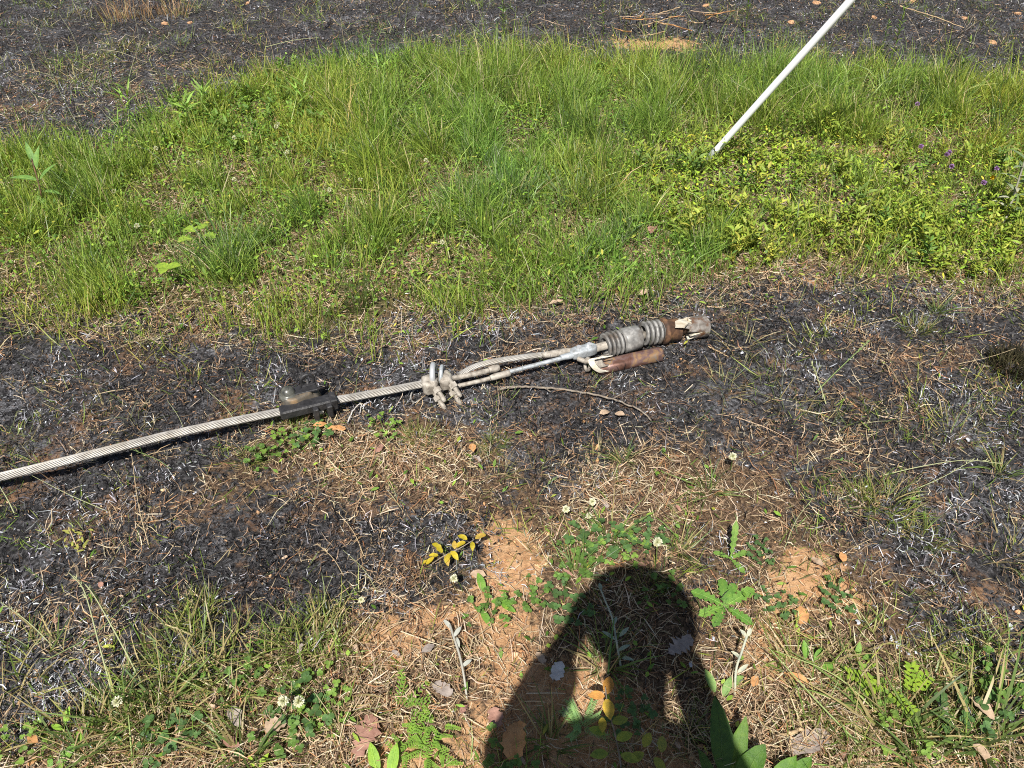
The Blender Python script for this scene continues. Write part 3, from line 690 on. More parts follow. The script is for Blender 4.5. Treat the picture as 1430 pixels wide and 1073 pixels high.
# ------------------------------------------------------------------ plant builders
LANCE = [.15, .75, 1, .85, .5, .05]; OVAL = [.2, .8, 1, .95, .65, .08]; ROUND = [.15, .85, 1, .75, .3]
def small_tube(g, P, r, c, sides=4):
    V, F = tube(P, r, sides, False); F = np.array(F); g.add(V, F, c)
def weed_mesh(seed, h, nst, nleaf, L, Wd, col, spread=.5, prof=LANCE, up=(.35, .95)):
    r = np.random.default_rng(seed); st = Geo(); fo = Geo()
    for s in range(nst):
        a = r.uniform(0, 2 * pi); k = r.uniform(.1, spread); hh = h * r.uniform(.7, 1.1)
        tip = np.array([cos(a) * k * hh, sin(a) * k * hh, hh]); P = np.array([[0, 0, -.01], tip * .5 + [0, 0, .04 * hh], tip])
        P = smoothpath(P, 4); small_tube(st, P, np.linspace(.0022, .0011, len(P)), np.array(col) * [.9, .75, .8])
        t = np.linspace(.12, 1, nleaf) + r.uniform(-.03, .03, nleaf); t = np.clip(t, .08, 1)
        base = np.stack([np.interp(t, np.linspace(0, 1, len(P)), P[:, q]) for q in range(3)], -1)
        cc = np.array(col) * r.uniform(.75, 1.25, (nleaf, 1)); cc[:, 0] *= r.uniform(.85, 1.2, nleaf)
        fo.add(*ribbon(base, np.arange(nleaf) * 2.4 + r.uniform(-.4, .4, nleaf), up[0] + (up[1] - up[0]) * t + r.normal(0, .15, nleaf), r.uniform(.2, .9, nleaf),
                       L * (.65 + .5 * np.sin(t * 2.6)) * r.uniform(.8, 1.2, nleaf), Wd * r.uniform(.8, 1.2, nleaf), prof, cc, cc * 1.05, r.normal(0, .3, nleaf), r.normal(0, .3, nleaf), fold=.25))
    return st.mesh('stem'), fo.mesh('foliage')
def put(name, label, cat, loc, meshes, group=None, rz=0., sc=1., mats=None):
    t = thing(name, label, cat, loc, group, rz, sc)
    for i, me in enumerate(meshes): obj(me.name.split('.')[0], me, (mats or [M_LEAF] * 9)[i], t)
    return t
def tuft_mesh(seed, n, L, Wd, cols, w, spread=.02, lean=(1.0, .35), curv=(.2, 1.3), dry=.15):
    r = np.random.default_rng(seed)
    rad = spread * np.sqrt(r.random(n)); a = r.uniform(0, 2 * pi, n)
    base = np.stack([rad * np.cos(a), rad * np.sin(a), np.full(n, -.006)], -1)
    c = np.array(cols)[r.choice(len(cols), n, p=np.array(w) / sum(w))] * r.uniform(.75, 1.25, (n, 1))
    d = r.random(n) < dry; c[d] = np.array([.52, .42, .2]) * r.uniform(.7, 1.15, (d.sum(), 1))
    hd = a + r.normal(0, .8, n); el = np.clip(r.normal(lean[0], lean[1], n), .15, 1.5)
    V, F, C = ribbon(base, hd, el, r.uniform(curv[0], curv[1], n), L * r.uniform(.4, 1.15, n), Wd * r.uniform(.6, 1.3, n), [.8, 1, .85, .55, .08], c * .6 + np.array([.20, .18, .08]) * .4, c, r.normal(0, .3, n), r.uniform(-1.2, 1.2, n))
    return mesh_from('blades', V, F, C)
def put_tuft(label, u, v, me, group=None, sc=1.0, rz=None, name='grass_tuft', cat='grass tuft'):
    o = obj(name, me, M_GRASS); o.location = tuple(px(u, v)); o.rotation_euler = (0, 0, random.uniform(0, 6.28) if rz is None else rz); o.scale = (sc,) * 3
    return tag(o, label, cat, group)
def leaf_part(parent, base, head, el, curv, L, Wd, prof, col, fold=.25, bend=0, twist=0, m=None, name='leaf', rough=0, seed=0):
    V, F, C = ribbon(np.asarray(base)[None], head, el, curv, L, Wd, prof, col, np.array(col) * 1.05, bend, twist, fold)
    if rough: V = V + np.random.default_rng(seed).normal(0, rough, V.shape)
    g = Geo(); g.add(V, F, C); lf = part(name, g, m or M_LEAF, parent)
    if fold and L > .055:                              # raised pale midrib on the large leaves
        mid = V.reshape(-1, 3, 3)[:, 1] + [0, 0, .0008]; g = Geo(); Vt, Ft = tube(mid, np.linspace(.0013, .0005, len(mid)), 5, False); g.add(Vt, np.array(Ft), np.array(col) * [1.5, 1.35, 1.3] + .03); part('midrib', g, m or M_LEAF, lf)
    return lf
def ang(deg): return radians(deg)
def clover_mesh(seed, n, R, h, col, s=.013):
    r = np.random.default_rng(seed); st = Geo(); lf = Geo()
    for k in range(n):
        a = r.uniform(0, 2 * pi); q = R * math.sqrt(r.random()); hh = h * r.uniform(.5, 1.2); top = np.array([cos(a) * q, sin(a) * q, hh])
        small_tube(st, np.array([[top[0] * .5, top[1] * .5, -.004], top * [.85, .85, .6], top]), .0008, np.array(col) * .9)
        c = np.array(col) * r.uniform(.7, 1.3); sz = s * r.uniform(.75, 1.25); a0 = r.uniform(0, 6.28); tl = r.normal(0, .25)
        lf.add(*ribbon(np.repeat(top[None], 3, 0), a0 + np.arange(3) * 2.094, .15 + tl * np.array([1, -.5, -.5]), r.uniform(.0, .6), sz, sz * 1.0, [.15, .8, 1, .9, .35], c, c * 1.08, None, r.normal(0, .2, 3), fold=.18))
    return st.mesh('stems'), lf.mesh('leaflets')
def flower_meshes(seed, r0=.009, h=.07, col=(.72, .70, .58), lean=.02, green=(.16, .24, .06)):
    r = np.random.default_rng(seed); st = Geo(); hd = Geo(); n = 70
    small_tube(st, smoothpath([[0, 0, -.005], [lean * .3, 0, h * .5], [lean, 0, h]], 4), .0011, np.array(green))
    ph = np.arccos(1 - 1.75 * (np.arange(n) + .5) / n); th = np.arange(n) * 2.39996
    base = np.repeat(np.array([[lean, 0, h]]), n, 0)
    cc = np.array(col) * r.uniform(.75, 1.15, (n, 1)); cc[ph > 1.9] *= [.8, .75, .55]
    hd.add(*ribbon(base, th, pi / 2 - ph + r.normal(0, .1, n), r.normal(0, .3, n), r0 * r.uniform(.85, 1.15, n), r0 * .42, [.25, .9, 1, .3], cc * [.85, .9, .7], cc, None, r.uniform(-1, 1, n)))
    return st.mesh('stem'), hd.mesh('flower_head')
def put_flower(u, v, h, label, group, meshes, name='clover_flower', cat='flower', rz=0, sc=1.0, mats=(M_LEAF, M_PETAL)):
    p = px(u, v, h); p[2] -= h
    return put(name, label, cat, p, meshes, group, rz, sc, mats)
def stalk(label, pts, r, col, group=None, seeds=0, seed=0, name='grass_stalk'):
    P = smoothpath([px(*p) for p in pts], 6); t = thing(name, label, 'stalk', P[0], group)
    g = Geo(); small_tube(g, P, np.linspace(r, r * .45, len(P)), np.array(col)); part('stem', g, M_STRAW, t)
    if seeds:
        rr = np.random.default_rng(seed); k = rr.uniform(.62, 1, seeds); b = np.stack([np.interp(k, np.linspace(0, 1, len(P)), P[:, q]) for q in range(3)], -1)
        d = P[-1] - P[-6]; hd = math.atan2(d[1], d[0])
        g = Geo(); cc = np.array(col) * rr.uniform(.8, 1.25, (seeds, 1))
        g.add(*ribbon(b, hd + rr.normal(0, .5, seeds), math.atan2(d[2], np.hypot(d[0], d[1])) + rr.normal(0, .5, seeds), 0, rr.uniform(.006, .014, seeds), .0018, [.5, 1, .2], cc, cc)); part('seed_head', g, M_STRAW, t)
    return t
def dead_leaf(label, u, v, L, Wd, deg, m, prof='oval', h=.02, curl=.5, tilt=.1, seed=0, group=None, fold=.18, bend=.2, name='dead_leaf'):
    if prof == 'oak': pr = [.06, .12, .45, .30, .75, .42, 1.0, .55, .95, .5, .75, .45, .5, .1]
    elif prof == 'torn': pr = [.25, .8, .7, 1.0, .85, .95, .6, .8, .45, .2]
    else: pr = [.08, .45, .8, 1.0, .97, .8, .5, .06]
    c = px(u, v, h); a = ang(deg); c = c - np.array([cos(a), sin(a), 0]) * L * .5
    t = thing(name, label, 'leaf', (c[0], c[1], c[2] - h), group)
    r = np.random.default_rng(seed + 3)
    V, F, C = ribbon(c[None], a, tilt, curl, L, Wd, pr, (0, 0, 0), (0, 0, 0), bend, r.normal(0, .15), fold)
    V = V + r.normal(0, L * .022, V.shape); V[:, 2] = np.maximum(V[:, 2], hgt(V[:, 0], V[:, 1]) + .004)
    g = Geo(); g.add(V, F); part('blade', g, m, t)
    P = np.array([V[1] + [0, 0, .0012], V[1] - np.array([cos(a), sin(a), -.1]) * L * .22]); g = Geo(); g.add(*tube(P, [.0011, .0008], 5)); part('stalk', g, M_TWIG, t)
    return t
def twig(label, pts, r, m=M_TWIG, group=None, name='twig', side=()):
    P = smoothpath([px(*p) for p in pts], 7); rr = np.random.default_rng(len(pts)); P = P + rr.normal(0, r * .35, P.shape)
    o = thing(name, label, 'twig', P[0], group)
    g = Geo(); g.add(*tube(P, np.linspace(r, r * .55, len(P)), 7)); part('branch', g, m, o)
    for (k, dx, dy, dz) in side:
        b = P[int(k * (len(P) - 1))]; g = Geo(); g.add(*tube([b, b + [dx * .5, dy * .5, dz * .6], b + [dx, dy, dz]], [r * .5, r * .4, r * .25], 5)); part('side_shoot', g, m, o)
    return o

# ------------------------------------------------------------------ weeds in the unburnt strip
LIME = (.27, .38, .055); MIDG = (.15, .25, .045); DKG = (.075, .16, .035); BLUEG = (.13, .22, .10)
wv = [weed_mesh(100 + k, .065 + .02 * (k % 3), 3 + k % 3, 11, .028, .0075, np.array(LIME) * [1.1, 1, 1] * (.75 + .12 * (k % 4)), .9) for k in range(6)] + [weed_mesh(120 + k, .10, 3, 9, .034, .009, c, .8) for k, c in enumerate(((.13, .23, .045), (.36, .40, .07), (.17, .27, .06)))]
pts = []
tries = 0
while len(pts) < 165 and tries < 6000:
    tries += 1
    u, v = random.uniform(872, 1432), random.uniform(192, 402)
    p = px(u, v)
    if not inside(WEED, np.array([p[0]]), np.array([p[1]]))[0]: continue
    if float(fbm(np.array([p[0]]), np.array([p[1]]), .3, 111)[0]) < .52 and random.random() < .9: continue
    if np.hypot(p[0] - .92, p[1] - 3.12) < .09: continue
    if min([np.hypot(*(p - q)[:2]) for q in pts] + [9]) < .055: continue
    if u < 960 and random.random() < .55: continue
    if v < 225 and random.random() < .45: continue
    pts.append(p)
for k, p in enumerate(pts):
    put('leafy_weed', 'bright yellow-green leafy weed in the patch below the white guy guard', 'weed', p, wv[k % 9], 'bright leafy weeds below the white guard', random.uniform(0, 6.28), random.uniform(.5, 1.45))
wb = [weed_mesh(140 + k, .085, 3, 9, .036, .011, np.array(MIDG) * (.95 + .15 * (k % 3)), prof=OVAL) for k in range(4)]
pts = []; tries = 0
while len(pts) < 62 and tries < 4000:
    tries += 1
    u, v = random.uniform(235, 620), random.uniform(92, 235); p = px(u, v)
    if inside(BROAD, np.array([p[0]]), np.array([p[1]]))[0] and min([np.hypot(*(p - q)[:2]) for q in pts] + [9]) < .6 and min([np.hypot(*(p - q)[:2]) for q in pts] + [9]) > .09 or not pts: pts.append(p)
for k, p in enumerate(pts):
    put('broadleaf_weed', 'broad-leaved green weed in the clover at the upper left of the grass', 'weed', p, wb[k % 4], 'broad-leaved weeds at the upper left', random.uniform(0, 6.28), random.uniform(.6, 1.15))
wl = [weed_mesh(160 + k, .17, 2, 12, .075, .010, np.array(LIME) * [.8, .95, 1.2], prof=LANCE, up=(.1, 1.0)) for k in range(2)]
for u, v, sc, lab in ((183, 178, 1.0, 'narrow-leaved light green shoot standing alone in the upper left char'), (186, 225, .9, 'narrow-leaved shoot at the char edge just below a similar one'),
                      (262, 185, 1.2, 'spreading narrow-leaved weed at the upper left edge of the grass'), (282, 172, 1.0, 'second spreading narrow-leaved weed at the upper left grass edge'),
                      (420, 175, 1.1, 'narrow-leaved weed in the clover patch above the grass centre'), (545, 120, 1.0, 'narrow-leaved weed near the top edge of the grass')):
    put('narrow_leaf_weed', lab, 'weed', px(u, v), wl[(u // 7) % 2], None, u * .37, sc)
# upright stems against the burnt field
wu = [weed_mesh(180 + k, .30, 1, 26, .032, .008, MIDG, spread=.12, up=(.5, 1.1)) for k in range(3)]
for u, v, sc, lab in ((452, 42, .9, 'upright leafy stem at the top left against the burnt field'), (702, 52, 1.05, 'upright leafy stem at the top centre against the burnt field'),
                      (843, 50, .8, 'short upright stem left of the bare orange clay'), (1041, 50, 1.1, 'upright leafy stem just left of the white guard near the top edge'),
                      (1243, 92, 1.15, 'upright leafy stem right of the white guard against the burnt field'), (1422, 95, 1.2, 'upright leafy stem at the right edge near the top'),
                      (1335, 128, 1.0, 'leafy stem at the top right edge of the grass'), (1230, 75, .7, 'short leafy stem beside a taller one right of the guard')):
    put('upright_weed', lab, 'weed', px(u, v), wu[u % 3], None, u * .7, sc)
# tall rushes and tufts in the strip
GC = gcols[:4]
rush = [tuft_mesh(200 + k, 75, .34, .0036, [(.06, .12, .03), (.09, .165, .035), (.13, .21, .05)], [.4, .4, .2], .05, (1.32, .14), (.05, .5), .06) for k in range(3)]
bl = [tuft_mesh(210 + k, 130, .20, .0030, [(.11, .19, .075), (.15, .24, .09), (.20, .29, .12)], [.4, .4, .2], .05, (1.15, .25), (.2, .9), .1) for k in range(2)]
for u, v, me, lab, sc in ((975, 140, rush[0], 'tall dark rush tuft left of the white guard', 1.05), (955, 118, rush[1], 'tall dark rush tuft at the top of the grass left of the guard', .9),
        (840, 205, rush[2], 'dark upright grass tuft in the middle of the strip', .8), (790, 195, rush[0], 'dark upright grass tuft left of centre strip', .75), (705, 150, rush[1], 'tall grass tuft near the top centre of the strip', .7),
        (1130, 150, rush[2], 'dark grass tuft right of the slanting white guard', .8), (800, 290, bl[0], 'blue-green grass tuft right of the strip centre', 1.1), (720, 280, bl[1], 'blue-green grass tuft at the strip centre', 1.0),
        (845, 270, rush[1], 'wiry dark tuft beside the blue-green grass', .7), (635, 285, bl[0], 'blue-green grass tuft left of the strip centre', .9), (110, 300, rush[2], 'dark green tuft at the left of the strip', .7),
        (320, 370, bl[1], 'long grass tuft above the clamp-on device', 1.1), (500, 430, rush[0], 'upright grass tuft at the lower edge of the strip', .65), (880, 330, bl[0], 'blue-green tuft left of the leafy weeds', .8),
        (1275, 160, rush[1], 'dark tuft among purple flowers at upper right', .7), (1390, 190, rush[0], 'dark tuft near the right edge', .75)):
    put_tuft(lab, u, v, me, None, sc)

# ------------------------------------------------------------------ tufts in the burnt and straw ground
fineg = [tuft_mesh(230 + k, 170, .075, .0017, [(.13, .21, .035), (.20, .28, .05), (.30, .32, .08)], [.5, .35, .15], .045, (.95, .4), (.2, 1.2), .25) for k in range(3)]
coarse = [tuft_mesh(240 + k, 46, .17, .0048, [(.12, .21, .05), (.17, .27, .06), (.09, .16, .05)], [.4, .3, .3], .03, (.85, .35), (.1, .9), .2) for k in range(3)]
wisp = [tuft_mesh(250 + k, 60, .085, .0016, [(.10, .15, .05), (.16, .20, .07), (.33, .27, .13)], [.4, .3, .3], .05, (.7, .4), (.1, 1.0), .35) for k in range(3)]
lowt = [tuft_mesh(260 + k, 40, .10, .0030, [(.14, .24, .05), (.22, .34, .06), (.34, .36, .10)], [.45, .4, .15], .05, (.75, .4), (.1, 1.1), .3) for k in range(3)]
for k in range(84):
    u, v = (random.uniform(0, 520), random.uniform(900, 1070)) if k % 2 else (random.uniform(1090, 1430), random.uniform(880, 1070))
    put_tuft('low green grass sprig in the straw along the bottom of the view', u, v, lowt[k % 3], 'low grass sprigs along the bottom', random.uniform(.6, 1.3))
for u, v, me, lab, sc in ((1238, 702, fineg[0], 'fine bright green tuft on the burnt ground at right', 1.45), (1290, 748, fineg[1], 'smaller fine tuft just below right of the bright one', 1.0), (1200, 690, fineg[2], 'small fine tuft left of the bright right-hand tuft', .9),
        (440, 895, fineg[1], 'dense fine green tuft left of the straw at bottom', 1.5), (405, 905, fineg[2], 'fine tuft with yellow base left of the dense bottom tuft', 1.2), (280, 860, fineg[0], 'yellowish fine tuft in the lower left char', .95),
        (285, 925, wisp[0], 'wispy fan tuft in the lower left char', 1.0), (250, 890, wisp[1], 'grey wispy tuft in the lower left char', .9), (190, 600, wisp[2], 'straw-coloured wispy tuft above the cable', .9), (145, 570, wisp[0], 'small wispy tuft left of the straw one above the cable', .8),
        (410, 595, fineg[0], 'green tuft below the clamp-on device', .8), (585, 610, fineg[2], 'tuft in the unburnt patch under the bolted clamp', .9), (745, 655, wisp[1], 'wispy green tuft below the insulator', 1.1), (690, 660, wisp[2], 'wispy tuft left of another below the insulator', 1.0),
        (835, 650, wisp[0], 'wispy tuft above the clover flowers in the straw', 1.1), (990, 685, coarse[0], 'coarse bright grass tuft right of the straw point', .7), (870, 640, coarse[1], 'coarse arching tuft above the straw', .55),
        (1245, 1010, coarse[1], 'big coarse grass tuft at the lower right', 1.25), (1385, 1030, coarse[2], 'coarse grass tuft at the lower right corner', 1.3), (1300, 1060, coarse[0], 'coarse grass tuft at the bottom edge right', 1.0),
        (170, 1020, coarse[0], 'coarse grass tuft at the bottom left', .9), (230, 985, coarse[2], 'dark coarse tuft at the lower left', .85), (120, 1065, coarse[1], 'coarse tuft at the bottom left edge', .8), (340, 1060, coarse[1], 'flattened coarse tuft at the bottom left of centre', .9),
        (855, 745, coarse[2], 'coarse tuft of dark blades beside the bare clay', .75), (805, 800, coarse[0], 'coarse tuft left of the head shadow', .65), (950, 765, coarse[1], 'pale arching tuft right of the head shadow top', .6), (905, 815, fineg[0], 'small green tuft in the head shadow', .7),
        (845, 925, coarse[2], 'dark tuft in the middle of the shadow', .8), (965, 1020, coarse[0], 'lit tuft inside the gap in the shadow', .45), (770, 1040, coarse[1], 'tuft in the lower part of the shadow', .7), (900, 1050, wisp[0], 'wispy tuft at the bottom of the shadow', 1.2),
        (690, 620, fineg[1], 'small tuft beside the long twig', .7), (1100, 560, wisp[0], 'wispy green tuft in the right-hand char', 1.2), (1150, 590, wisp[1], 'wispy tuft right of another in the right-hand char', 1.1), (1330, 600, wisp[2], 'wispy tuft in the far right char', 1.2),
        (1310, 430, coarse[0], 'leafy half-burnt tuft at the edge of the right-hand char', .6), (1280, 455, fineg[1], 'low green tuft at the edge of the right-hand char', 1.0), (1040, 480, wisp[1], 'brown half-burnt tuft right of the insulator', 1.3), (1010, 540, wisp[2], 'thin dark tuft below right of the insulator', 1.1),
        (1400, 660, coarse[1], 'sparse tuft at the right edge', .6), (1420, 770, wisp[1], 'grey tuft at the right edge lower down', 1.3), (60, 470, wisp[0], 'grey wispy tuft at the left edge below the strip', 1.4), (190, 480, wisp[1], 'wispy tuft below the left of the strip', 1.0),
        (30, 620, wisp[2], 'sparse tuft left of the cable', .9), (470, 660, wisp[0], 'wispy tuft at the lower left of the unburnt patch', .9), (350, 640, fineg[2], 'green tuft below the cable', .8), (620, 800, wisp[1], 'dark wisp below the yellow sprig', .8),
        (100, 110, wisp[2], 'pale wispy tuft in the upper left char', 1.6), (40, 165, wisp[0], 'green wispy tuft at the upper left edge', 1.6), (180, 130, wisp[1], 'wispy tuft left of the green strip top', 1.5), (300, 90, wisp[2], 'wispy tuft above the upper left grass edge', 1.4)):
    put_tuft(lab, u, v, me, None, sc)
chartuft = tuft_mesh(270, 900, .10, .0030, [(.004, .004, .004), (.010, .009, .009), (.035, .026, .018)], [.6, .3, .1], .075, (.9, .4), (.1, 1.0), 0)
put_tuft('dense black burnt grass clump at the right edge', 1416, 512, chartuft, None, .8, 0, 'charred_clump', 'burnt clump').data.materials[0] = M_CHAR

# ------------------------------------------------------------------ clover clumps and flowers
cm = [clover_mesh(300 + k, 20, .07, .04, c, s) for k, (c, s) in enumerate((((.12, .22, .045), .0105), ((.085, .165, .05), .012), ((.17, .28, .05), .0095)))]
for u, v, k, sc, lab in ((425, 995, 1, 1.0, 'clover clump under the pair of flower heads at lower left'), (455, 975, 2, .9, 'clover clump right of the lower left flower heads'), (400, 1030, 0, .9, 'clover clump near the bottom left of centre'), (345, 965, 0, .8, 'clover clump at the char edge lower left'),
        (475, 1010, 2, .6, 'small lime clover right of the lower left clump'), (835, 760, 1, 1.1, 'clover patch beside the bare orange clay'), (800, 790, 0, 1.0, 'clover patch left above the head shadow'), (870, 775, 2, .9, 'clover leaves just above the head shadow'), (900, 755, 1, .9, 'clover leaves right of the clay patch'),
        (790, 850, 1, .9, 'clover leaves left of the head shadow'), (735, 835, 0, .8, 'dark clover leaves at the straw edge'), (400, 620, 2, 1.0, 'clover clump below the cable and device'), (440, 612, 1, .9, 'dark clover clump below the device'), (370, 640, 0, .8, 'clover clump left below the device'),
        (540, 600, 2, .8, 'clover leaves in the unburnt patch'), (1165, 835, 1, .7, 'clover leaves on the clay right of the dandelion'), (1085, 845, 1, .7, 'clover leaves beside the dandelion'), (1200, 970, 2, .9, 'clover clump left of the big lower right tuft'), (1400, 960, 0, 1.0, 'clover clump near the lower right edge'),
        (1350, 1005, 1, 1.1, 'clover clump at the lower right'), (930, 830, 0, .8, 'clover leaves inside the head shadow'), (1060, 770, 1, .6, 'clover leaves above the dandelion'), (40, 1040, 2, .8, 'clover leaves at the bottom left corner'), (240, 1035, 1, .9, 'clover leaves at the bottom left'), (680, 860, 0, .8, 'clover leaves in straw below the clay'),
        (1270, 1045, 2, 1.0, 'clover leaves at the bottom right of centre'), (710, 1060, 0, .9, 'clover in the bottom edge of the shadow'), (880, 1000, 1, .8, 'clover leaves in the lower shadow')):
    put('clover_clump', lab, 'clover', px(u, v), cm[k], None, u * .3, sc)
fm = [flower_meshes(330 + k, .0105, .07, lean=.02) for k in range(3)]
for u, v, h, lab, sc in ((400, 963, .08, 'cream clover flower head, upper of the touching pair at lower left', 1.1), (406, 975, .07, 'cream clover flower head, lower of the touching pair at lower left', 1.1), (156, 984, .05, 'cream clover flower head alone at the lower left', 1.0),
        (1026, 635, .05, 'cream clover flower on the burnt ground at right', 1.05), (782, 705, .05, 'cream clover flower at the char edge above the straw', .95), (818, 695, .07, 'cream clover flower topmost above the straw', .95), (826, 723, .05, 'cream clover flower below another above the straw', .8),
        (919, 774, .05, 'round cream clover flower at the top of the head shadow', 1.15), (646, 818, .02, 'flattened cream clover flower below the yellow sprig', .95), (500, 843, .02, 'faded clover flower at the straw edge', .7)):
    put_flower(u, v, h, lab, None, fm[u % 3], rz=u * .2, sc=sc)
ORD = ['leftmost'] + [a + ' from the left' for a in 'second third fourth fifth sixth seventh eighth ninth tenth eleventh twelfth thirteenth fourteenth fifteenth sixteenth seventeenth eighteenth nineteenth twentieth twenty-first twenty-second twenty-third twenty-fourth twenty-fifth twenty-sixth twenty-seventh twenty-eighth twenty-ninth thirtieth'.split()]
for k, (u, v) in enumerate(sorted([(216, 195), (330, 180), (395, 197), (377, 165), (275, 212), (187, 295), (498, 130), (555, 158), (573, 178), (645, 117), (525, 315), (620, 318), (505, 240), (452, 250), (503, 65), (558, 62), (437, 122), (420, 112), (385, 163), (480, 200), (330, 235), (150, 250), (600, 210), (660, 240)])):
    put_flower(u, v, .11, 'small white clover flower in the green strip, ' + ORD[k], 'white clover flowers in the green strip', fm[u % 3], rz=u, sc=1.0)
pm = [flower_meshes(340 + k, .0115, .16, (.36, .20, .48), .03) for k in range(2)]
for k, (u, v) in enumerate(((1283, 145), (1297, 204), (1313, 213), (1324, 207), (1330, 228), (1382, 233), (1385, 257))):
    put_flower(u, v, .15, 'small purple flower in the grass at upper right, ' + ORD[k], 'purple flowers at upper right', pm[u % 2], 'purple_flower', rz=u, sc=.95)
ym = flower_meshes(350, .011, .10, (.75, .55, .03))
put_flower(1380, 247, .10, 'tiny yellow flower near the right edge of the grass', None, ym, 'yellow_flower')

# ------------------------------------------------------------------ single plants with large leaves
t = thing('yellow_sprig', 'low sprig of bright yellow oval leaves on black char', 'sprig', px(612, 785))
stem = smoothpath([px(604, 786, .01), px(620, 776, .035), px(640, 766, .05), px(662, 752, .06)], 6)
g = Geo(); g.add(*tube(stem, np.linspace(.0018, .001, len(stem)), 6)); part('stem', g, M_TWIG, t)
for i, (u, v, h, dg, el, L) in enumerate(((606, 778, .03, 215, -.1, .032), (612, 776, .04, 170, .2, .030), (618, 772, .045, 130, .3, .030), (622, 776, .045, 290, .1, .034), (628, 772, .05, 250, .2, .034), (630, 769, .05, 310, .1, .036), (616, 766, .05, 150, .4, .034),
        (635, 766, .05, 95, .5, .028), (650, 756, .058, 200, .1, .034), (652, 752, .06, 150, .3, .034), (660, 755, .06, 270, .1, .030), (664, 751, .062, 30, .3, .036), (600, 782, .015, 190, 0, .024))):
    c = [(.62, .42, .035), (.72, .50, .05), (.55, .40, .03), (.66, .40, .09)][i % 4]
    leaf_part(t, px(u, v, h), ang(dg), el, .7, L * .82, L * .40, OVAL, np.array(c) * [.74, .84, .7], .3, rough=.0006, seed=i)
t = thing('orange_leaf_sprig', 'sprig with orange and yellow-green oval leaves in the lower shadow', 'sprig', px(858, 1040))
stem = smoothpath([px(872, 1090, .0), px(862, 1030, .05), px(850, 985, .09), px(846, 955, .11)], 6)
g = Geo(); g.add(*tube(stem, np.linspace(.0022, .0012, len(stem)), 6)); part('stem', g, M_TWIG, t)
for i, (u, v, h, dg, L, c) in enumerate(((848, 965, .10, 75, .040, (.50, .24, .05)), (845, 968, .10, 175, .034, (.62, .30, .08)), (848, 972, .10, 275, .042, (.62, .42, .06)), (842, 998, .08, 265, .03, (.45, .36, .05)), (856, 1005, .08, 15, .034, (.26, .30, .05)), (846, 1020, .07, 160, .034, (.24, .32, .05)),
        (862, 1028, .07, 20, .036, (.30, .36, .05)), (850, 1048, .06, 185, .036, (.26, .33, .05)), (868, 1050, .06, 340, .036, (.30, .34, .05)), (880, 1060, .05, 30, .036, (.32, .34, .05)), (900, 1040, .05, 60, .034, (.34, .34, .05)), (915, 1055, .05, 300, .034, (.30, .32, .05)), (925, 1048, .05, 80, .034, (.30, .30, .06)))):
    leaf_part(t, px(u, v, h), ang(dg), .15, .4, L, L * .56, OVAL, c, .15)
t = thing('broad_leaf_plant', 'dark green plant with very large pointed leaves at the bottom edge of the shadow', 'plant', px(1030, 1110))
for i, (u0, v0, u1, v1, h1, w, c) in enumerate(((1012, 1095, 1000, 962, .13, .052, (.07, .16, .03)), (1018, 1092, 1045, 992, .10, .040, (.14, .27, .04)), (1030, 1100, 1072, 1034, .09, .055, (.10, .22, .03)), (1078, 1110, 1116, 1048, .07, .044, (.14, .30, .04)), (1085, 1112, 1140, 1049, .06, .040, (.13, .28, .04)), (1005, 1110, 975, 1040, .06, .03, (.09, .18, .03)))):
    a = px(u0, v0, .01); b = px(u1, v1, h1); d = b - a; L = np.linalg.norm(d)
    leaf_part(t, a, math.atan2(d[1], d[0]), math.atan2(d[2], np.hypot(d[0], d[1])) + .25, .5, L * .97, w * .86, [.12, .3, .7, .95, 1, .85, .55, .05], np.array(c) * .72, .35, rough=.0009, seed=i)
TOOTH = [.12, .35, .2, .7, .35, .95, .5, 1.05, .6, 1.0, .75, .9, .5, .05]
t = thing('dandelion', 'flat rosette of toothed green leaves on the straw right of the shadow', 'dandelion', px(1014, 842))
for i, (dg, L) in enumerate(((155, .085), (205, .075), (235, .07), (310, .075), (25, .09), (90, .075), (60, .07))):
    leaf_part(t, px(1014, 842, .012), ang(dg), .35, .55, L, L * .36, TOOTH, [(.14, .29, .05), (.18, .34, .06), (.12, .25, .045)][i % 3], .15, random.uniform(-.3, .3))
t = thing('small_dandelion', 'small toothed-leaf shoot standing above the dandelion rosette', 'dandelion', px(1024, 785))
for i, (dg, L, el) in enumerate(((80, .10, 1.2), (20, .05, .3), (160, .045, .3), (300, .05, .2))):
    leaf_part(t, px(1022, 775, .01), ang(dg), el, .4, L, .018, TOOTH, (.17, .30, .06), .15)
t = thing('lobed_leaf_seedling', 'lime green seedling with three lobed leaves in the left of the strip', 'seedling', px(280, 345))
for i, (u, v, dg, L) in enumerate(((272, 322, 150, .075), (285, 326, 340, .06), (268, 332, 200, .07), (278, 318, 60, .055))):
    leaf_part(t, px(u, v, .10), ang(dg), .3, .7, L * .8, L * .72, [.12, .45, .95, .5, .62, 1.0, .6, .75, .35, .08], (.26, .39, .05), .25)
g = Geo(); g.add(*tube([px(280, 345, 0) , px(277, 324, .125)], .0018, 5)); part('stem', g, M_WOOD, t)
t = thing('lobed_leaf_seedling', 'smaller lime seedling below the three-lobed one at the left of the strip', 'seedling', px(232, 382))
for i, (dg, L) in enumerate(((20, .05), (150, .045), (260, .04))): leaf_part(t, px(232, 374, .09), ang(dg), .3, .5, L, L * .8, OVAL, (.28, .41, .05), .15)
g = Geo(); g.add(*tube([px(232, 388, 0), px(232, 374, .09)], .0014, 5)); part('stem', g, M_WOOD, t)
t = thing('milkweed', 'broad-leaved plant with opposite pointed leaves at the left edge of the strip', 'plant', px(58, 285))
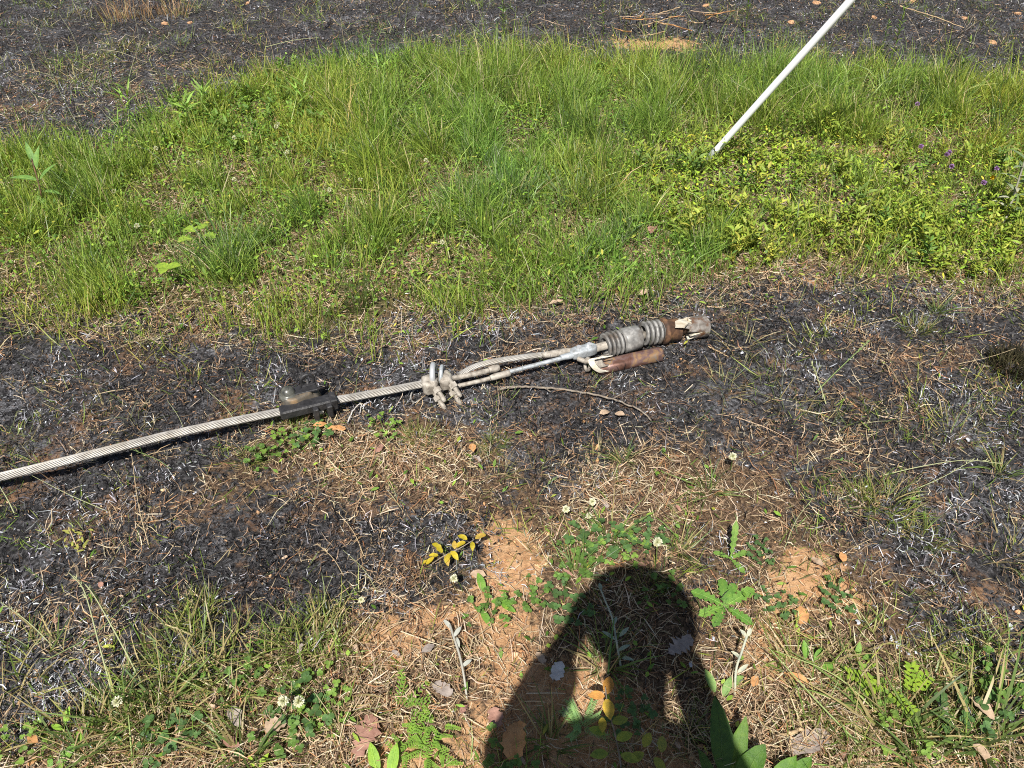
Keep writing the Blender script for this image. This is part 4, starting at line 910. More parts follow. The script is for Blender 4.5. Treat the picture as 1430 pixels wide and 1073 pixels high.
g = Geo(); g.add(*tube(smoothpath([px(60, 290, 0), px(55, 262, .11), px(42, 215, .20)], 4), .0028, 6)); part('stem', g, M_RUST, t)
for i, (u, v, h, dg, el, L) in enumerate(((52, 250, .13, 172, .2, .13), (54, 250, .13, 40, .7, .10), (50, 235, .16, 75, 1.1, .10), (58, 265, .09, 350, .1, .09), (45, 272, .07, 330, -.1, .11), (46, 225, .18, 120, 1.0, .09))):
    leaf_part(t, px(u, v, h), ang(dg), el, .4, L, L * .27, LANCE, (.16, .30, .07), .3)
t = thing('feathery_plant', 'bright green feathery-leaved plant at the bottom centre beside the shadow', 'plant', px(588, 1045))
fr = np.random.default_rng(4)
for i in range(30):
    a = fr.uniform(0, 2 * pi); L = fr.uniform(.03, .06); b = px(588 + fr.uniform(-28, 32), 1040 + fr.uniform(-32, 28), .012)
    g = Geo(); nn = 8; s = np.linspace(.15, 1, nn); el = fr.uniform(.3, .8)
    bp = b[None] + np.stack([cos(a) * s * L * cos(el), sin(a) * s * L * cos(el), s * L * math.sin(el) * (1 - .4 * s)], -1)
    for sg in (-1, 1):
        g.add(*ribbon(bp, a + sg * .9, .2, .3, L * .20 * (1.1 - s * .6), .0036, [.5, 1, .9, .2], np.array((.17, .31, .045)) * fr.uniform(.8, 1.15), (.22, .36, .05)))
    part('frond', g, M_LEAF, t)
t = thing('feathery_plant', 'feathery green seedling above the bottom feathery plant', 'plant', px(563, 985))
for i in range(7):
    a = fr.uniform(0, 2 * pi); L = fr.uniform(.04, .07); b = px(563 + fr.uniform(-10, 10), 985 + fr.uniform(-14, 10), .012); g = Geo(); nn = 7; s = np.linspace(.15, 1, nn)
    bp = b[None] + np.stack([cos(a) * s * L, sin(a) * s * L, .03 * s], -1)
    for sg in (-1, 1): g.add(*ribbon(bp, a + sg * .9, .2, .3, L * .22 * (1.1 - s * .6), .0036, [.4, 1, .8, .2], (.17, .30, .045), (.20, .34, .05)))
    part('frond', g, M_LEAF, t)
t = thing('feathery_plant', 'fine grey-green feathery sprig lit in the middle of the shadow edge', 'plant', px(812, 1008))
for i in range(9):
    a = fr.uniform(0, 2 * pi); L = fr.uniform(.03, .05); b = px(812 + fr.uniform(-6, 6), 1008 + fr.uniform(-8, 6), .02); g = Geo(); nn = 12; s = np.linspace(.1, 1, nn)
    bp = b[None] + np.stack([cos(a) * s * L, sin(a) * s * L, .03 * s], -1)
    for sg in (-1, 1): g.add(*ribbon(bp, a + sg * .8, .3, .2, .012, .0022, [.6, 1, .2], (.22, .38, .12), (.26, .42, .16)))
    part('frond', g, M_LEAF, t)
t = thing('vetch', 'lime vetch with paired leaflets at the lower right', 'vetch', px(1270, 960))
for i, (u, v, dg) in enumerate(((1276, 962, 70), (1300, 962, 110), (1268, 955, 20), (1240, 948, 200), (1225, 945, 170), (1245, 960, 300))):
    b = px(u, v, .03); a = ang(dg); g = Geo(); nn = 6; s = np.linspace(.1, 1, nn)
    bp = b[None] + np.stack([cos(a) * s * .055, sin(a) * s * .055, .012 * s], -1)
    for sg in (-1, 1): g.add(*ribbon(bp, a + sg * 1.1, .15, .2, .018, .0075, OVAL, (.25, .38, .04), (.28, .42, .045)))
    part('leaf', g, M_LEAF, t)
for u, v, name_l, specs, c in ((712, 848, 'four-leaved green seedling at the straw edge below the clay', ((676, 825, 110, .5, .05), (686, 838, 355, .2, .055), (700, 842, 330, .2, .04), (672, 850, 300, .1, .045)), (.15, .30, .045)),
        (110, 1020, 'small bright green seedling at the bottom left', ((88, 1020, 160, .3, .03), (92, 1012, 85, .8, .035), (108, 1022, 300, .2, .04), (112, 1018, 20, .3, .03)), (.24, .42, .05)),
        (80, 1068, 'single long green leaf at the bottom left edge', ((78, 1075, 60, .5, .06), (70, 1075, 110, .5, .03)), (.18, .36, .06)),
        (525, 1062, 'pair of broad bright leaves at the bottom edge left of centre', ((527, 1080, 110, .6, .06), (545, 1082, 80, .7, .06)), (.24, .42, .05)),
        (185, 1045, 'round dark green leaf pair beside a pale stem at bottom left', ((172, 1040, 150, .2, .04), (196, 1032, 30, .2, .04)), (.12, .30, .08)),
        (1130, 920, 'three-leaved green seedling on the straw right of centre', ((1128, 915, 95, .9, .04), (1140, 918, 50, .5, .035), (1145, 930, 5, .2, .045)), (.16, .32, .05)),
        (1005, 965, 'pale green seedling at the right edge of the shadow', ((1000, 962, 110, .6, .05), (1012, 968, 60, .7, .045), (1018, 955, 30, .4, .045)), (.22, .36, .10)),
        (320, 1040, 'dark clover-like leaf pair at the bottom left of centre', ((318, 1040, 140, .2, .035), (325, 1046, 330, .2, .035)), (.09, .20, .06)),
        (380, 1070, 'bright lime leaf at the bottom edge left of centre', ((362, 1072, 60, .5, .03), (355, 1070, 130, .4, .025)), (.34, .50, .05)),
        (1205, 910, 'small three-leaved sprig right of the straw', ((1200, 912, 70, .9, .035), (1208, 915, 20, .3, .03)), (.18, .32, .06)),
        (1090, 1395, 'hidden', (), (.2, .3, .05)),
        (400, 1400, 'hidden', (), (.2, .3, .05))):
    if not specs: continue
    t = thing('seedling', name_l, 'seedling', px(u, v))
    for (uu, vv, dg, el, L) in specs: leaf_part(t, px(uu, vv, .015), ang(dg), el, .5, L, L * .38, OVAL, c, .25)
t = thing('yellow_seedling', 'pale yellow-green seedling on the char at the left', 'seedling', px(112, 765))
for i in range(18):
    leaf_part(t, px(105 + fr.uniform(-18, 22), 758 + fr.uniform(-18, 16), .03), fr.uniform(0, 6.28), .3, .4, fr.uniform(.012, .02), .0055, OVAL, (.38, .38, .09), .2)
g = Geo(); g.add(*tube(smoothpath([px(112, 780, 0), px(106, 760, .03), px(95, 735, .04)], 4), .0012, 5)); part('stem', g, M_WOOD, t)
t = thing('woolly_stem', 'pale woolly grey-green stem arching over the head shadow', 'stem', px(865, 925))
P = smoothpath([px(868, 930, .01), px(862, 895, .05), px(856, 860, .07), px(846, 835, .085), px(838, 815, .085)], 6)
g = Geo(); V, F = tube(P, np.linspace(.0026, .0018, len(P)), 6); g.add(V, F, (.42, .46, .40)); part('stem', g, M_LEAF, t)
for u, v, h, dg, L in ((864, 905, .045, 20, .03), (860, 890, .055, 150, .035), (866, 885, .055, 40, .03), (857, 868, .065, 60, .02), (840, 820, .085, 100, .018), (868, 915, .03, 340, .03)):
    leaf_part(t, px(u, v, h), ang(dg), .5, .5, L, .009, OVAL, (.30, .38, .30), .2)
t = thing('woolly_stem', 'pale woolly stem leaning on the straw right of the shadow', 'stem', px(1035, 960))
P = smoothpath([px(1028, 965, .01), px(1030, 930, .05), px(1038, 905, .07), px(1046, 880, .08)], 6)
g = Geo(); V, F = tube(P, np.linspace(.0026, .003, len(P)), 6); g.add(V, F, (.55, .56, .46)); part('stem', g, M_LEAF, t)
for u, v, h, dg, L in ((1032, 935, .05, 30, .03), (1036, 915, .06, 150, .025), (1046, 884, .08, 60, .02), (1044, 885, .08, 130, .02)):
    leaf_part(t, px(u, v, h), ang(dg), .6, .5, L, .009, OVAL, (.50, .52, .42), .2)
t = thing('woolly_stem', 'dry woolly grey stem lying in the straw at bottom centre', 'stem', px(648, 945))
P = smoothpath([px(652, 975, .012), px(648, 945, .03), px(642, 915, .035), px(634, 890, .03), px(628, 870, .02)], 6)
g = Geo(); V, F = tube(P, np.linspace(.0024, .003, len(P)), 6); g.add(V, F, (.46, .44, .38)); part('stem', g, M_STRAW, t)
for u, v, h, dg, L in ((640, 905, .03, 100, .03), (634, 888, .03, 60, .03), (646, 930, .03, 40, .025), (630, 876, .02, 130, .03)): leaf_part(t, px(u, v, h), ang(dg), .3, .6, L, .01, OVAL, (.44, .45, .40), .2, m=M_STRAW)
# grey-leaved tall stalk cut by the right edge
t = thing('grey_leaf_stalk', 'tall grey-green leafy stalk cut by the right edge of the frame', 'stalk plant', px(1425, 300))
P = smoothpath([px(1400, 318, .0), px(1415, 275, .10), px(1432, 222, .24)], 6)
g = Geo(); V, F = tube(P, np.linspace(.006, .003, len(P)), 6); g.add(V, F, (.30, .29, .22)); part('stem', g, M_STRAW, t)
for i in range(15):
    s = .25 + .75 * i / 14; b = np.array([np.interp(s, np.linspace(0, 1, len(P)), P[:, q]) for q in range(3)])
    leaf_part(t, b, i * 2.4, .5, .6, .075, .018, LANCE, [(.22, .28, .17), (.42, .44, .34), (.15, .22, .10)][i % 3], .25)

# ------------------------------------------------------------------ stalks
PALE = (.42, .44, .24); STRW = (.55, .43, .27); GRN = (.20, .27, .10)
for lab, pts, r, col, sd in (
    ('long pale seed stalk, left of the crossing pair in the lower left char', [(157, 968, .01), (140, 905, .06), (120, 830, .10), (102, 806, .11)], .0022, PALE, 20),
    ('long pale seed stalk, right of the crossing pair in the lower left char', [(198, 954, .01), (170, 900, .06), (130, 830, .09), (104, 806, .10)], .0022, PALE, 16),
    ('thin stalk crossing the pair from lower left to upper right', [(62, 925, .03), (135, 885, .06), (180, 845, .09), (215, 828, .10)], .0013, GRN, 10),
    ('thin stalk slanting at the left edge of the lower char', [(76, 905, .01), (40, 870, .05), (2, 842, .08)], .0015, PALE, 8),
    ('short yellow-green stalk left of the lower flower pair', [(302, 958, .01), (330, 938, .025), (362, 920, .05)], .0020, (.40, .46, .16), 0),
    ('straight green stalk standing in the lower left straw', [(186, 1075, .0), (182, 1020, .05), (180, 1000, .08)], .0024, (.36, .44, .16), 0),
    ('pale straw stem crossing under the cable', [(208, 762, .005), (195, 710, .03), (183, 632, .06)], .0014, STRW, 8),
    ('pale grass stem at the left edge under the cable', [(22, 720, .01), (12, 700, .03), (0, 680, .05)], .0020, PALE, 0),
    ('thin pale stem right of the cable shadow', [(150, 715, .01), (95, 690, .03), (45, 665, .05)], .0012, PALE, 0),
    ('reddish straw stalk lying right of the insulator below', [(1030, 580, .01), (1070, 592, .02), (1105, 608, .015)], .0016, (.60, .44, .30), 0),
    ('thick fuzzy seed head rising to the right in the right-hand char', [(1140, 545, .01), (1175, 510, .08), (1216, 470, .14)], .0026, GRN, 40),
    ('pale fuzzy seed stalk leaning left in the right-hand char', [(1155, 560, .01), (1145, 530, .06), (1135, 505, .10)], .0022, PALE, 30),
    ('long pale stem lying right across the bright tuft', [(1235, 660, .02), (1290, 648, .05), (1350, 640, .06), (1400, 645, .05)], .0016, PALE, 12),
    ('second long pale stem rising right from the bright tuft', [(1280, 680, .02), (1320, 662, .06), (1360, 640, .09)], .0014, PALE, 10),
    ('thin straw pointing at the black clump on the right', [(1340, 505, .01), (1385, 495, .04), (1420, 484, .07)], .0012, STRW, 0),
    ('slender stalk in the far right char', [(1330, 600, .01), (1345, 570, .06), (1362, 545, .10)], .0013, GRN, 8),
    ('thin tall stem against the upper left char', [(174, 125, .0), (186, 85, .12), (200, 47, .24)], .0018, (.36, .36, .24), 10),
    ('pale stem lying in the upper left char', [(140, 70, .02), (170, 74, .05), (205, 88, .03)], .0016, (.50, .46, .32), 6),
    ('long bent stem in the upper left char', [(112, 182, .0), (80, 120, .10), (46, 36, .22)], .0014, (.28, .30, .16), 8),
    ('long pale blade bending at the top of the strip left', [(370, 65, .12), (410, 55, .16), (445, 50, .18)], .0018, PALE, 6),
    ('long coarse blade arching at the lower right straw', [(1220, 1050, .01), (1150, 980, .06), (1075, 900, .10)], .0026, (.30, .38, .14), 0),
    ('second coarse blade arching at the lower right', [(1240, 1000, .01), (1170, 940, .06), (1085, 905, .08)], .0020, (.36, .42, .16), 0),
    ('green stem rising from the bottom edge beside the broad leaves', [(1195, 1080, .02), (1160, 1064, .03), (1125, 1062, .03)], .0026, (.22, .36, .08), 0),
    ('pale diagonal stem at the right edge of the lower char', [(1430, 935, .01), (1395, 880, .05), (1370, 840, .07)], .0012, PALE, 6),
    ('upright thin blades stem below the ash flakes', [(1264, 985, .0), (1260, 920, .10), (1262, 880, .15)], .0016, GRN, 6),
    ('pale straw crossing the middle straw ground', [(560, 880, .02), (600, 895, .025), (630, 905, .02)], .0018, (.66, .56, .40), 0),
    ('straw stem lying across the shadow edge at left', [(735, 968, .02), (770, 966, .02), (790, 966, .02)], .0018, (.62, .52, .38), 0),
    ('fresh green blade standing in the middle of the shadow', [(850, 940, .0), (853, 905, .06), (858, 860, .12)], .0028, (.10, .22, .07), 0),
    ('pale stalk lying across the shadow bottom', [(885, 1000, .02), (905, 1025, .02), (925, 1045, .02)], .0024, (.42, .38, .30), 0)):
    stalk(lab, pts, r, col, None, sd, len(lab))
for k in range(64):
    while True:
        u, v = random.uniform(0, 1430), random.choice([random.uniform(430, 900), random.uniform(0, 200)])
        p = px(u, v)
        if zones(np.array([p[0]]), np.array([p[1]]))['char'][0] > .3: break
    dx, dy = random.uniform(-60, 60), -random.uniform(10, 70); h = random.uniform(.03, .12)
    stalk('thin surviving grass stem sticking up from the burnt ground', [(u, v, 0), (u + dx * .4, v + dy * .55, h * .6), (u + dx, v + dy, h)], random.uniform(.0008, .0014), random.choice([PALE, GRN, STRW, (.30, .28, .18)]), 'thin surviving stems in the char', random.choice([0, 0, 8, 14]), k)

# ------------------------------------------------------------------ dead leaves, twigs, ash and clods
dead_leaf('large curled brown dead leaf with holes at the bottom right of centre', 1136, 1032, .10, .05, 15, M_LEAFGREY, 'torn', .025, .3, .12, 1)
dead_leaf('grey lobed oak leaf lying in the right of the shadow', 952, 898, .075, .048, 28, M_LEAFGREY, 'oak', .03, .1, .05, 2, fold=.05)
dead_leaf('bleached white torn leaf at the left edge of the shadow', 780, 936, .045, .032, 60, M_LEAFWHITE, 'torn', .025, .4, .3, 3)
dead_leaf('large red-brown lobed leaf at the bottom left of centre', 512, 1030, .095, .06, 70, M_LEAFRED, 'oak', .02, .3, .1, 4)
dead_leaf('crumpled brown leaf in the left of the shadow', 722, 1032, .075, .055, 80, M_LEAFORANGE, 'torn', .03, .9, .5, 5, fold=.5)
dead_leaf('tan square-looking dead leaf among clover at lower left', 386, 1014, .045, .036, 20, M_LEAFTAN, 'torn', .03, .2, .05, 6)
dead_leaf('pinkish grey dead leaf in straw at the lower left', 330, 1000, .055, .030, 120, M_LEAFGREY, 'oval', .022, .3, .05, 7)
dead_leaf('narrow pinkish leaf right of the pinkish grey one, lower left', 322, 1035, .05, .022, 150, M_LEAFRED, 'oval', .02, .3, .05, 8)
dead_leaf('pink-brown folded leaf at the lower right char edge', 1375, 985, .06, .028, 118, M_LEAFTAN, 'oval', .03, .5, .3, 9, fold=.5)
dead_leaf('pale curled leaf at the lower right corner', 1372, 1046, .05, .026, 105, M_LEAFTAN, 'oval', .03, .8, .3, 10, fold=.6)
dead_leaf('grey shrivelled leaf left of the folded pink-brown leaf', 1320, 985, .035, .022, 75, M_LEAFGREY, 'torn', .03, .6, .3, 11)
dead_leaf('small grey leaf on the straw below the char', 598, 906, .034, .022, 30, M_LEAFGREY, 'oval', .025, .3, .1, 12)
dead_leaf('orange-brown dead leaf under the clamp-on device', 470, 597, .055, .022, 170, M_LEAFORANGE, 'torn', .02, .3, .1, 13)
dead_leaf('orange dead leaf left of another under the device', 446, 590, .04, .02, 10, M_LEAFORANGE, 'oval', .02, .4, .1, 14)
dead_leaf('rust-coloured leaf in the unburnt patch, left of a second', 530, 622, .035, .022, 60, M_LEAFRED, 'torn', .02, .4, .2, 15)
dead_leaf('rust-coloured leaf in the unburnt patch, right of a second', 660, 620, .035, .02, 100, M_LEAFORANGE, 'oval', .02, .5, .2, 16)
dead_leaf('tan leaf curled below the long twig', 845, 573, .035, .025, 20, M_LEAFTAN, 'oval', .02, .6, .2, 17)
dead_leaf('second tan leaf right of the curled one below the twig', 866, 574, .03, .022, 160, M_LEAFTAN, 'oval', .02, .6, .2, 18)
dead_leaf('crumpled brown leaf at the lower right end of the green strip', 913, 318, .05, .04, 60, M_LEAFRED, 'torn', .04, .8, .4, 19, fold=.5)
dead_leaf('tan curled bark-like leaf above the ribbed bells', 776, 420, .06, .016, 20, M_LEAFTAN, 'oval', .03, .4, .15, 20, fold=.6)
dead_leaf('small tan leaf on the clay above the dandelion', 1142, 780, .034, .024, 130, M_LEAFTAN, 'torn', .02, .3, .1, 21)
dead_leaf('orange-tinged leaf right of the small tan leaf on clay', 1178, 777, .03, .018, 80, M_LEAFORANGE, 'oval', .025, .4, .3, 22)
dead_leaf('large tan leaf lying on clay right of the dandelion', 1122, 855, .05, .035, 70, M_LEAFORANGE, 'torn', .015, .2, .05, 23)
dead_leaf('orange-brown leaf bent over the straw right of the shadow', 1115, 945, .06, .018, 330, M_LEAFORANGE, 'oval', .03, .8, .3, 24)
dead_leaf('small orange leaf near the broad dark leaf', 1056, 948, .03, .018, 60, M_LEAFORANGE, 'oval', .025, .4, .2, 25)
dead_leaf('reddish leaf edge in the left of the shadow', 692, 1000, .045, .035, 100, M_LEAFRED, 'torn', .02, .3, .1, 26)
dead_leaf('pinkish fragment of leaf beside the bleached leaf', 755, 917, .03, .02, 120, M_LEAFTAN, 'torn', .025, .3, .2, 27)
dead_leaf('grey leaf fragment in straw at bottom centre', 618, 960, .05, .03, 140, M_LEAFGREY, 'torn', .02, .3, .1, 28)
dead_leaf('orange leaf at the bottom left corner', 45, 1032, .03, .018, 150, M_LEAFORANGE, 'oval', .02, .4, .1, 29)
dead_leaf('second orange leaf below the first at the bottom left corner', 44, 1062, .022, .016, 80, M_LEAFORANGE, 'oval', .02, .4, .1, 30)
dead_leaf('tan oval leaf below the yellow sprig', 668, 800, .04, .025, 160, M_LEAFTAN, 'oval', .02, .4, .1, 31)
dead_leaf('tan leaf among leafy weeds in the right of the strip', 1185, 290, .06, .035, 20, M_LEAFTAN, 'torn', .04, .4, .1, 32)
dead_leaf('reddish dead leaf below the white guard', 1090, 205, .06, .03, 170, M_LEAFRED, 'torn', .06, .5, .2, 33)
dead_leaf('brown leaf scrap above the insulator cap', 900, 405, .05, .025, 30, M_LEAFTAN, 'torn', .03, .4, .2, 34)
for k in range(28):
    while True:
        u, v = random.uniform(20, 1410), random.uniform(560, 1060); p = px(u, v)
        z1 = zones(np.array([p[0]]), np.array([p[1]]))
        if z1['dry'][0] + z1['patch'][0] > .5 or random.random() < .15: break
    dead_leaf('scrap of brown dead leaf lying in the straw', u, v, random.uniform(.014, .030), random.uniform(.008, .015), random.uniform(0, 360), random.choice([M_LEAFTAN, M_LEAFRED, M_LEAFGREY, M_LEAFTAN]), 'torn', .016, random.uniform(.3, 1.2), random.uniform(0, .5), 40 + k, 'scraps of dead leaf in the straw', fold=random.uniform(.1, .8))
twig('long thin bent twig on the char below the rusty channel', [(695, 543, .012), (725, 538, .02), (760, 541, .018), (800, 545, .015), (850, 552, .02), (890, 566, .018), (912, 583, .008)], .0042, side=((.35, .02, -.03, .01), (.7, .05, .02, .015)))
twig('pale split wood splinter left of the large curled leaf', [(1080, 1025, .02), (1100, 1022, .026), (1126, 1012, .03)], .006, M_WOOD)
twig('flat tan straw bundle at the bottom right of centre', [(1170, 1062, .015), (1210, 1055, .02), (1260, 1062, .02)], .004, M_WOOD)
twig('charred black twig at the lower right', [(1290, 905, .01), (1310, 900, .02), (1345, 880, .03)], .003, M_SOOT, side=((.5, .03, .03, .02),))
twig('second charred twig below the lower right ash', [(1385, 900, .01), (1395, 930, .012), (1412, 965, .01)], .003, M_SOOT)
twig('bent bleached stick lying below the clamp-on device', [(485, 590, .01), (492, 572, .02), (503, 560, .02), (502, 575, .01)], .0022, M_LEAFWHITE)
twig('pale stick pointing at the broken end cap', [(990, 478, .01), (1003, 486, .012), (1018, 494, .008)], .0024, M_WOOD)
twig('thin pale stick crossing the char at the top right', [(1255, 12, .03), (1300, 25, .05), (1345, 42, .03)], .004, M_WOOD)
twig('leaning dry stalk in the burnt field at the top right', [(1325, 60, .0), (1345, 45, .12), (1362, 20, .22)], .004, M_TWIG, side=((.5, .10, .05, .05), (.7, -.06, .03, .06)))
for k in range(16):
    u, v = random.uniform(860, 985), random.uniform(8, 45); dx, dy = random.uniform(-60, 60), random.uniform(-14, 14)
    twig('reddish dry stem in the brush pile at the top of the burnt field', [(u, v, .02), (u + dx * .5, v + dy * .5, random.uniform(.03, .12)), (u + dx, v + dy, .03)], .0042, random.choice([M_LEAFTAN, M_LEAFORANGE, M_WOOD]), 'brush pile stems at the top')
for k in range(14):
    u, v = random.uniform(480, 800), random.uniform(25, 68); dx, dy = random.uniform(-40, 40), random.uniform(-12, 12)
    twig('dry straw stem lying at the top centre of the burnt field', [(u, v, .02), (u + dx * .5, v + dy * .5, .06), (u + dx, v + dy, .02)], .003, random.choice([M_LEAFTAN, M_WOOD]), 'straw stems at the top centre')
stub = [tuft_mesh(280 + k, 60, .14, .004, [(.36, .19, .10), (.26, .14, .08), (.45, .28, .16)], [.4, .3, .3], .12, (1.3, .2), (.0, .3), .2) for k in range(2)]
for u, v, k, lab in ((165, 28, 0, 'stand of reddish dry stubble at the top left, left half'), (195, 24, 1, 'stand of reddish dry stubble at the top left, right half'), (240, 22, 0, 'thin reddish stubble right of the top left stand')):
    o = put_tuft(lab, u, v, stub[k], None, 1.0, None, 'dry_stubble', 'stubble'); o.data.materials[0] = M_STRAW
def clod(label, u, v, s, seed, m=M_ROOTC, group=None):
    c = px(u, v); o = obj('clay_clod', Geo().add(*lump((0, 0, 0), np.eye(3), (s, s * .8, s * .5), seed, 10, 14, .7), ).mesh('clay_clod', smooth=False), m)
    q = np.random.default_rng(seed); vv = np.array([v.co for v in o.data.vertices]); f = 1 + .35 * (fbm(vv[:, 0] * 1 + seed, vv[:, 1] + vv[:, 2] * .7, s * .7, seed, 3) - .5) * 2
    o.data.vertices.foreach_set('co', (vv * f[:, None]).astype(np.float32).ravel())
    o.location = tuple(c + [0, 0, s * .05]); o.rotation_euler = (.2, .1, seed); o.scale = (.8, .8, .7); return tag(o, label, 'clod', group)
for i, (u, v, s, lab) in enumerate(((1140, 6, .035, 'orange clay clod at the top edge left of the guard'), (1220, 27, .028, 'small orange clod right of the guard top'), (1345, 28, .028, 'orange clod at the upper right burnt field'), (1420, 20, .032, 'orange clod at the top right corner'), (985, 10, .03, 'orange clod by the brush pile'),
        (1105, 32, .03, 'brown clod left of the guard'), (1385, 62, .03, 'small orange clod below the top right ones'), (1275, 5, .035, 'orange clod at the top edge right of the guard'), (640, 92, .02, 'pale clod at the top grass edge'), (230, 34, .03, 'rusty clay lump at the top left'), (265, 32, .022, 'rusty clay lump beside another at the top left'), (345, 4, .025, 'orange clod at the top edge left of centre'))):
    clod(lab, u, v, s, i)
M_ASH = metal_mat('white_ash', [(.3, (.34, .35, .38)), (.7, (.58, .60, .65))], 60, .8, 0)
ar = np.random.default_rng(12)
for k, (u, v) in enumerate(sorted([(1196, 850), (1200, 859), (1247, 890), (1254, 893), (1270, 905), (1281, 904), (1418, 843), (1415, 868), (1262, 895), (1345, 760), (1178, 578), (1352, 607), (1395, 610), (965, 920), (998, 890), (160, 70), (140, 68), (92, 70), (160, 90), (505, 500), (520, 505), (455, 485), (448, 490), (1015, 485), (1035, 490), (420, 930), (60, 985), (45, 1000), (5, 745), (270, 692)])):
    L = ar.uniform(.007, .016)
    V, F, C = ribbon(np.zeros((1, 3)), 0, .2, .6, L, L * .6, [.3, .9, .7, 1, .4], (0,) * 3, (0,) * 3, .4, .2, .2); V = V + ar.normal(0, L * .05, V.shape)
    o = obj('ash_flake', mesh_from('ash_flake', V, F), M_ASH); o.location = tuple(px(u, v, .014)); o.rotation_euler = (ar.normal(0, .3), ar.normal(0, .3), ar.uniform(0, 6))
    tag(o, 'pale flake of ash on the burnt ground, ' + ORD[k], 'ash flake', 'pale ash flakes on the burnt ground')

# ------------------------------------------------------------------ the person taking the photograph (behind the view; casts the shadow)
def skin(name, joints, edges, m, parent, levels=2):
    me = bpy.data.meshes.new(name); me.from_pydata([j[:3] for j in joints], edges, []); me.materials.append(m)
    o = bpy.data.objects.new(name, me); COL.objects.link(o)
    o.modifiers.new('skin', 'SKIN')
    for k, j in enumerate(joints):
        sv = me.skin_vertices[0].data[k]; r = j[3]; sv.radius = (r, r) if np.ndim(r) == 0 else tuple(r); sv.use_root = (k == 0)
    s = o.modifiers.new('sub', 'SUBSURF'); s.levels = levels; s.render_levels = levels
    o.modifiers['skin'].use_smooth_shade = True
    if parent: o.parent = parent
    return o
def plain(name, c, rough=.8):
    m, n, o = mat(name); v = objco(n); principled(n, o, ramp(n, noise(n, 60, 4, .6, v), [(.3, tuple(x * .85 for x in c)), (.7, tuple(min(1, x * 1.1) for x in c))]), rough); return m
M_SKIN, M_SHIRT, M_PANTS = plain('skin', (.45, .27, .19), .55), plain('work_shirt', (.55, .50, .12)), plain('denim', (.06, .08, .14))
M_HAT, M_BOOT, M_PHONE = plain('hard_hat', (.80, .80, .78), .35), plain('boot_leather', (.10, .06, .035)), plain('phone', (.02, .02, .022), .3)
per = thing('person', 'person in hard hat holding a phone, standing behind the view and casting the bottom shadow', 'person', (.05, -.30, float(hgt(.05, -.30))))
ox, oy = per.location.x, per.location.y; z0 = per.location.z
SHX = -.028
def L3(*a): return tuple((x + SHX - ox, y - oy, z - z0 if z > .2 else z, r) for x, y, z, r in a)
hx, hy = .06, -.19
body = L3((.05, -.32, .98, .10), (.05, -.32, 1.18, .10), (.05, -.32, 1.38, .11), (.055, -.30, 1.50, (.07, .065)), (.06, -.255, 1.575, .062), (hx, hy - .01, 1.655, (.088, .10)), (hx, hy, 1.80, (.095, .112)),
          (-.13, -.32, 1.43, .060), (-.175, -.13, 1.19, .042), (-.045, -.045, 1.52, .030), (.23, -.32, 1.43, .060), (.265, -.16, 1.16, .042), (.165, -.045, 1.53, .030),
          (-.04, -.31, .90, .085), (-.06, -.29, .50, .058), (-.07, -.31, .09, .042), (-.08, -.20, .035, .036), (.14, -.31, .90, .085), (.17, -.28, .50, .058), (.18, -.31, .09, .042), (.20, -.20, .035, .036))
E = [(0, 1), (1, 2), (2, 3), (3, 4), (4, 5), (5, 6), (2, 7), (7, 8), (8, 9), (2, 10), (10, 11), (11, 12), (0, 13), (13, 14), (14, 15), (15, 16), (0, 17), (17, 18), (18, 19), (19, 20)]
# hands: palm and five fingers each, curled round the ends of the phone
body = list(body); nb = len(body)
def addj(par, p, r):
    body.append((p[0] + SHX - ox, p[1] - oy, p[2] - z0, r)); E.append((par, len(body) - 1)); return len(body) - 1
for sgn, wr, xe in ((1, 9, -.020), (-1, 12, .138)):
    palm = addj(wr, (xe - sgn * .035, -.035, 1.575), (.024, .014))
    for f in range(4):
        k = addj(palm, (xe - sgn * .012, -.012 + .004 * f - .006, 1.60 - f * .018), .0085); k = addj(k, (xe + sgn * .004, .006 - .010, 1.602 - f * .018), .008); addj(k, (xe + sgn * .016, -.004, 1.600 - f * .018), .007)
    k = addj(palm, (xe - sgn * .02, -.052, 1.56), .010); addj(k, (xe + sgn * .014, -.040, 1.565), .0085)
skin('body', body, E, M_SKIN, per)
sh = L3((.045, -.32, .76, .160), (.035, -.31, 1.16, .195), (.03, -.31, 1.38, .20), (.055, -.31, 1.49, (.085, .08)), (-.13, -.32, 1.43, .075), (-.16, -.20, 1.29, .066), (-.160, -.15, 1.19, .072), (-.075, -.075, 1.44, .060), (.23, -.32, 1.43, .072), (.255, -.21, 1.26, .056), (.265, -.16, 1.16, .052), (.19, -.07, 1.46, .040))
skin('shirt', sh, [(0, 1), (1, 2), (2, 3), (2, 4), (4, 5), (5, 6), (6, 7), (2, 8), (8, 9), (9, 10), (10, 11)], M_SHIRT, per)
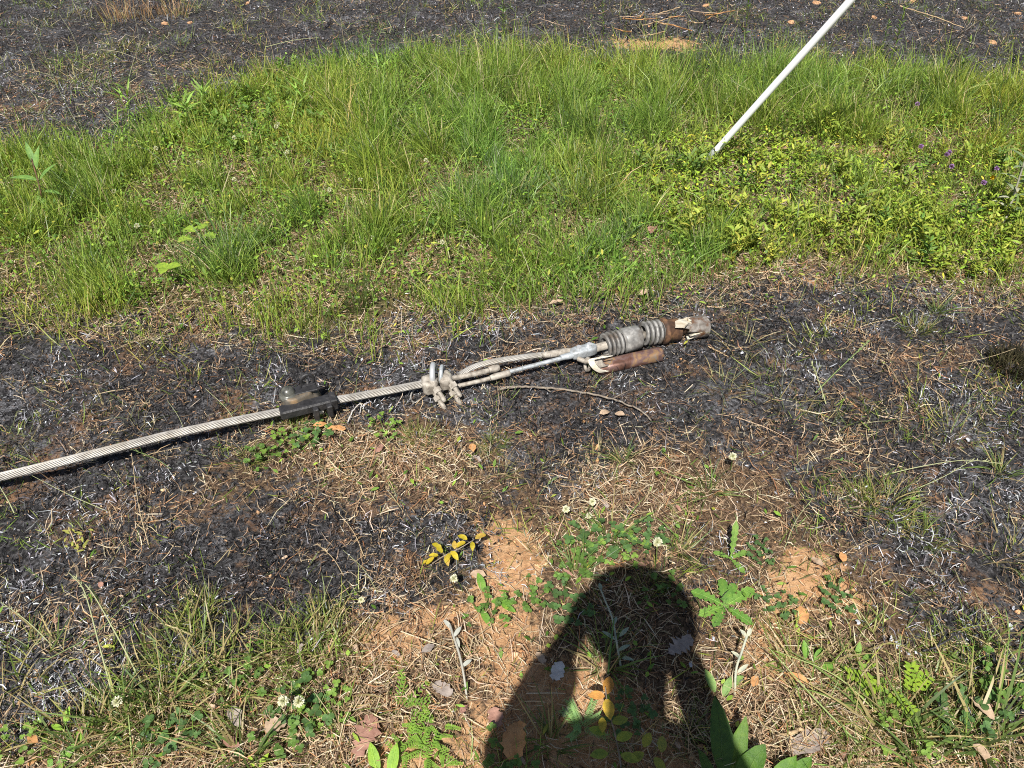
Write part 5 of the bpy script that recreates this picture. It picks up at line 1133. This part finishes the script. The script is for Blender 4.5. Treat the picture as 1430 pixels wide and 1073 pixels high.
tr = L3((.05, -.32, .97, .120), (-.04, -.31, .86, .108), (-.06, -.29, .50, .078), (-.07, -.31, .12, .066), (.14, -.31, .86, .108), (.17, -.28, .50, .078), (.18, -.31, .12, .066))
skin('trousers', tr, [(0, 1), (1, 2), (2, 3), (0, 4), (4, 5), (5, 6)], M_PANTS, per)
for x in (-.075, .19):
    bt = L3((x, -.33, .05, .050), (x, -.32, .19, .055), (x, -.23, .045, .050), (x, -.15, .035, .042))
    skin('boot', [(a, b, max(c, .04), d) for a, b, c, d in bt], [(0, 1), (0, 2), (2, 3)], M_BOOT, per)
hc = np.array([hx + SHX, hy, 1.752])
V, F = lathe((0, 0, 0), (0, 0, 1), [(-.004, .132), (0, .134), (.012, .118), (.018, .114), (.055, .107), (.09, .082), (.112, .05), (.12, 0)], 32)
V[:, 1] *= 1.08; V[:, 1] += np.where(V[:, 2] < .01, .012 * (V[:, 1] > 0), 0)
g = Geo(); g.add(V + hc, F); part('hard_hat', g, M_HAT, per)
for q in (-1, 1):
    g = Geo(); g.add(*lump(hc + [q * .03, .082, -.055], np.eye(3), (.012, .008, .007), 1, 6, 10, .9)); part('eye', g, M_PETAL if False else M_HAT, per)
    g = Geo(); g.add(*lump(hc + [q * .078, -.01, -.07], np.eye(3), (.010, .018, .030), 2, 6, 10, .9)); part('ear', g, M_SKIN, per)
g = Geo(); g.add(*lump(hc + [0, .098, -.080], np.eye(3), (.014, .018, .024), 3, 6, 10, .9)); part('nose', g, M_SKIN, per)
g = Geo(); g.add(*lump(hc + [0, .080, -.125], np.eye(3), (.026, .008, .006), 3, 6, 10, .9)); part('mouth', g, M_RUST, per)
ph = thing('phone', 'dark phone held level in both hands behind the view', 'phone', (.05, -.025, 1.50))
X = np.array([1.0, 0, 0]); Zp = np.array([0, -cos(PITCH), sin(PITCH)]); Yp = np.cross(Zp, X)
g = Geo(); g.add(*rbox(np.array([.030, 0, 1.6 - .018]) + Zp * .016, (X, Yp, Zp), (.080, .038, .0042), .5)); part('case', g, M_PHONE, ph, smooth=False)
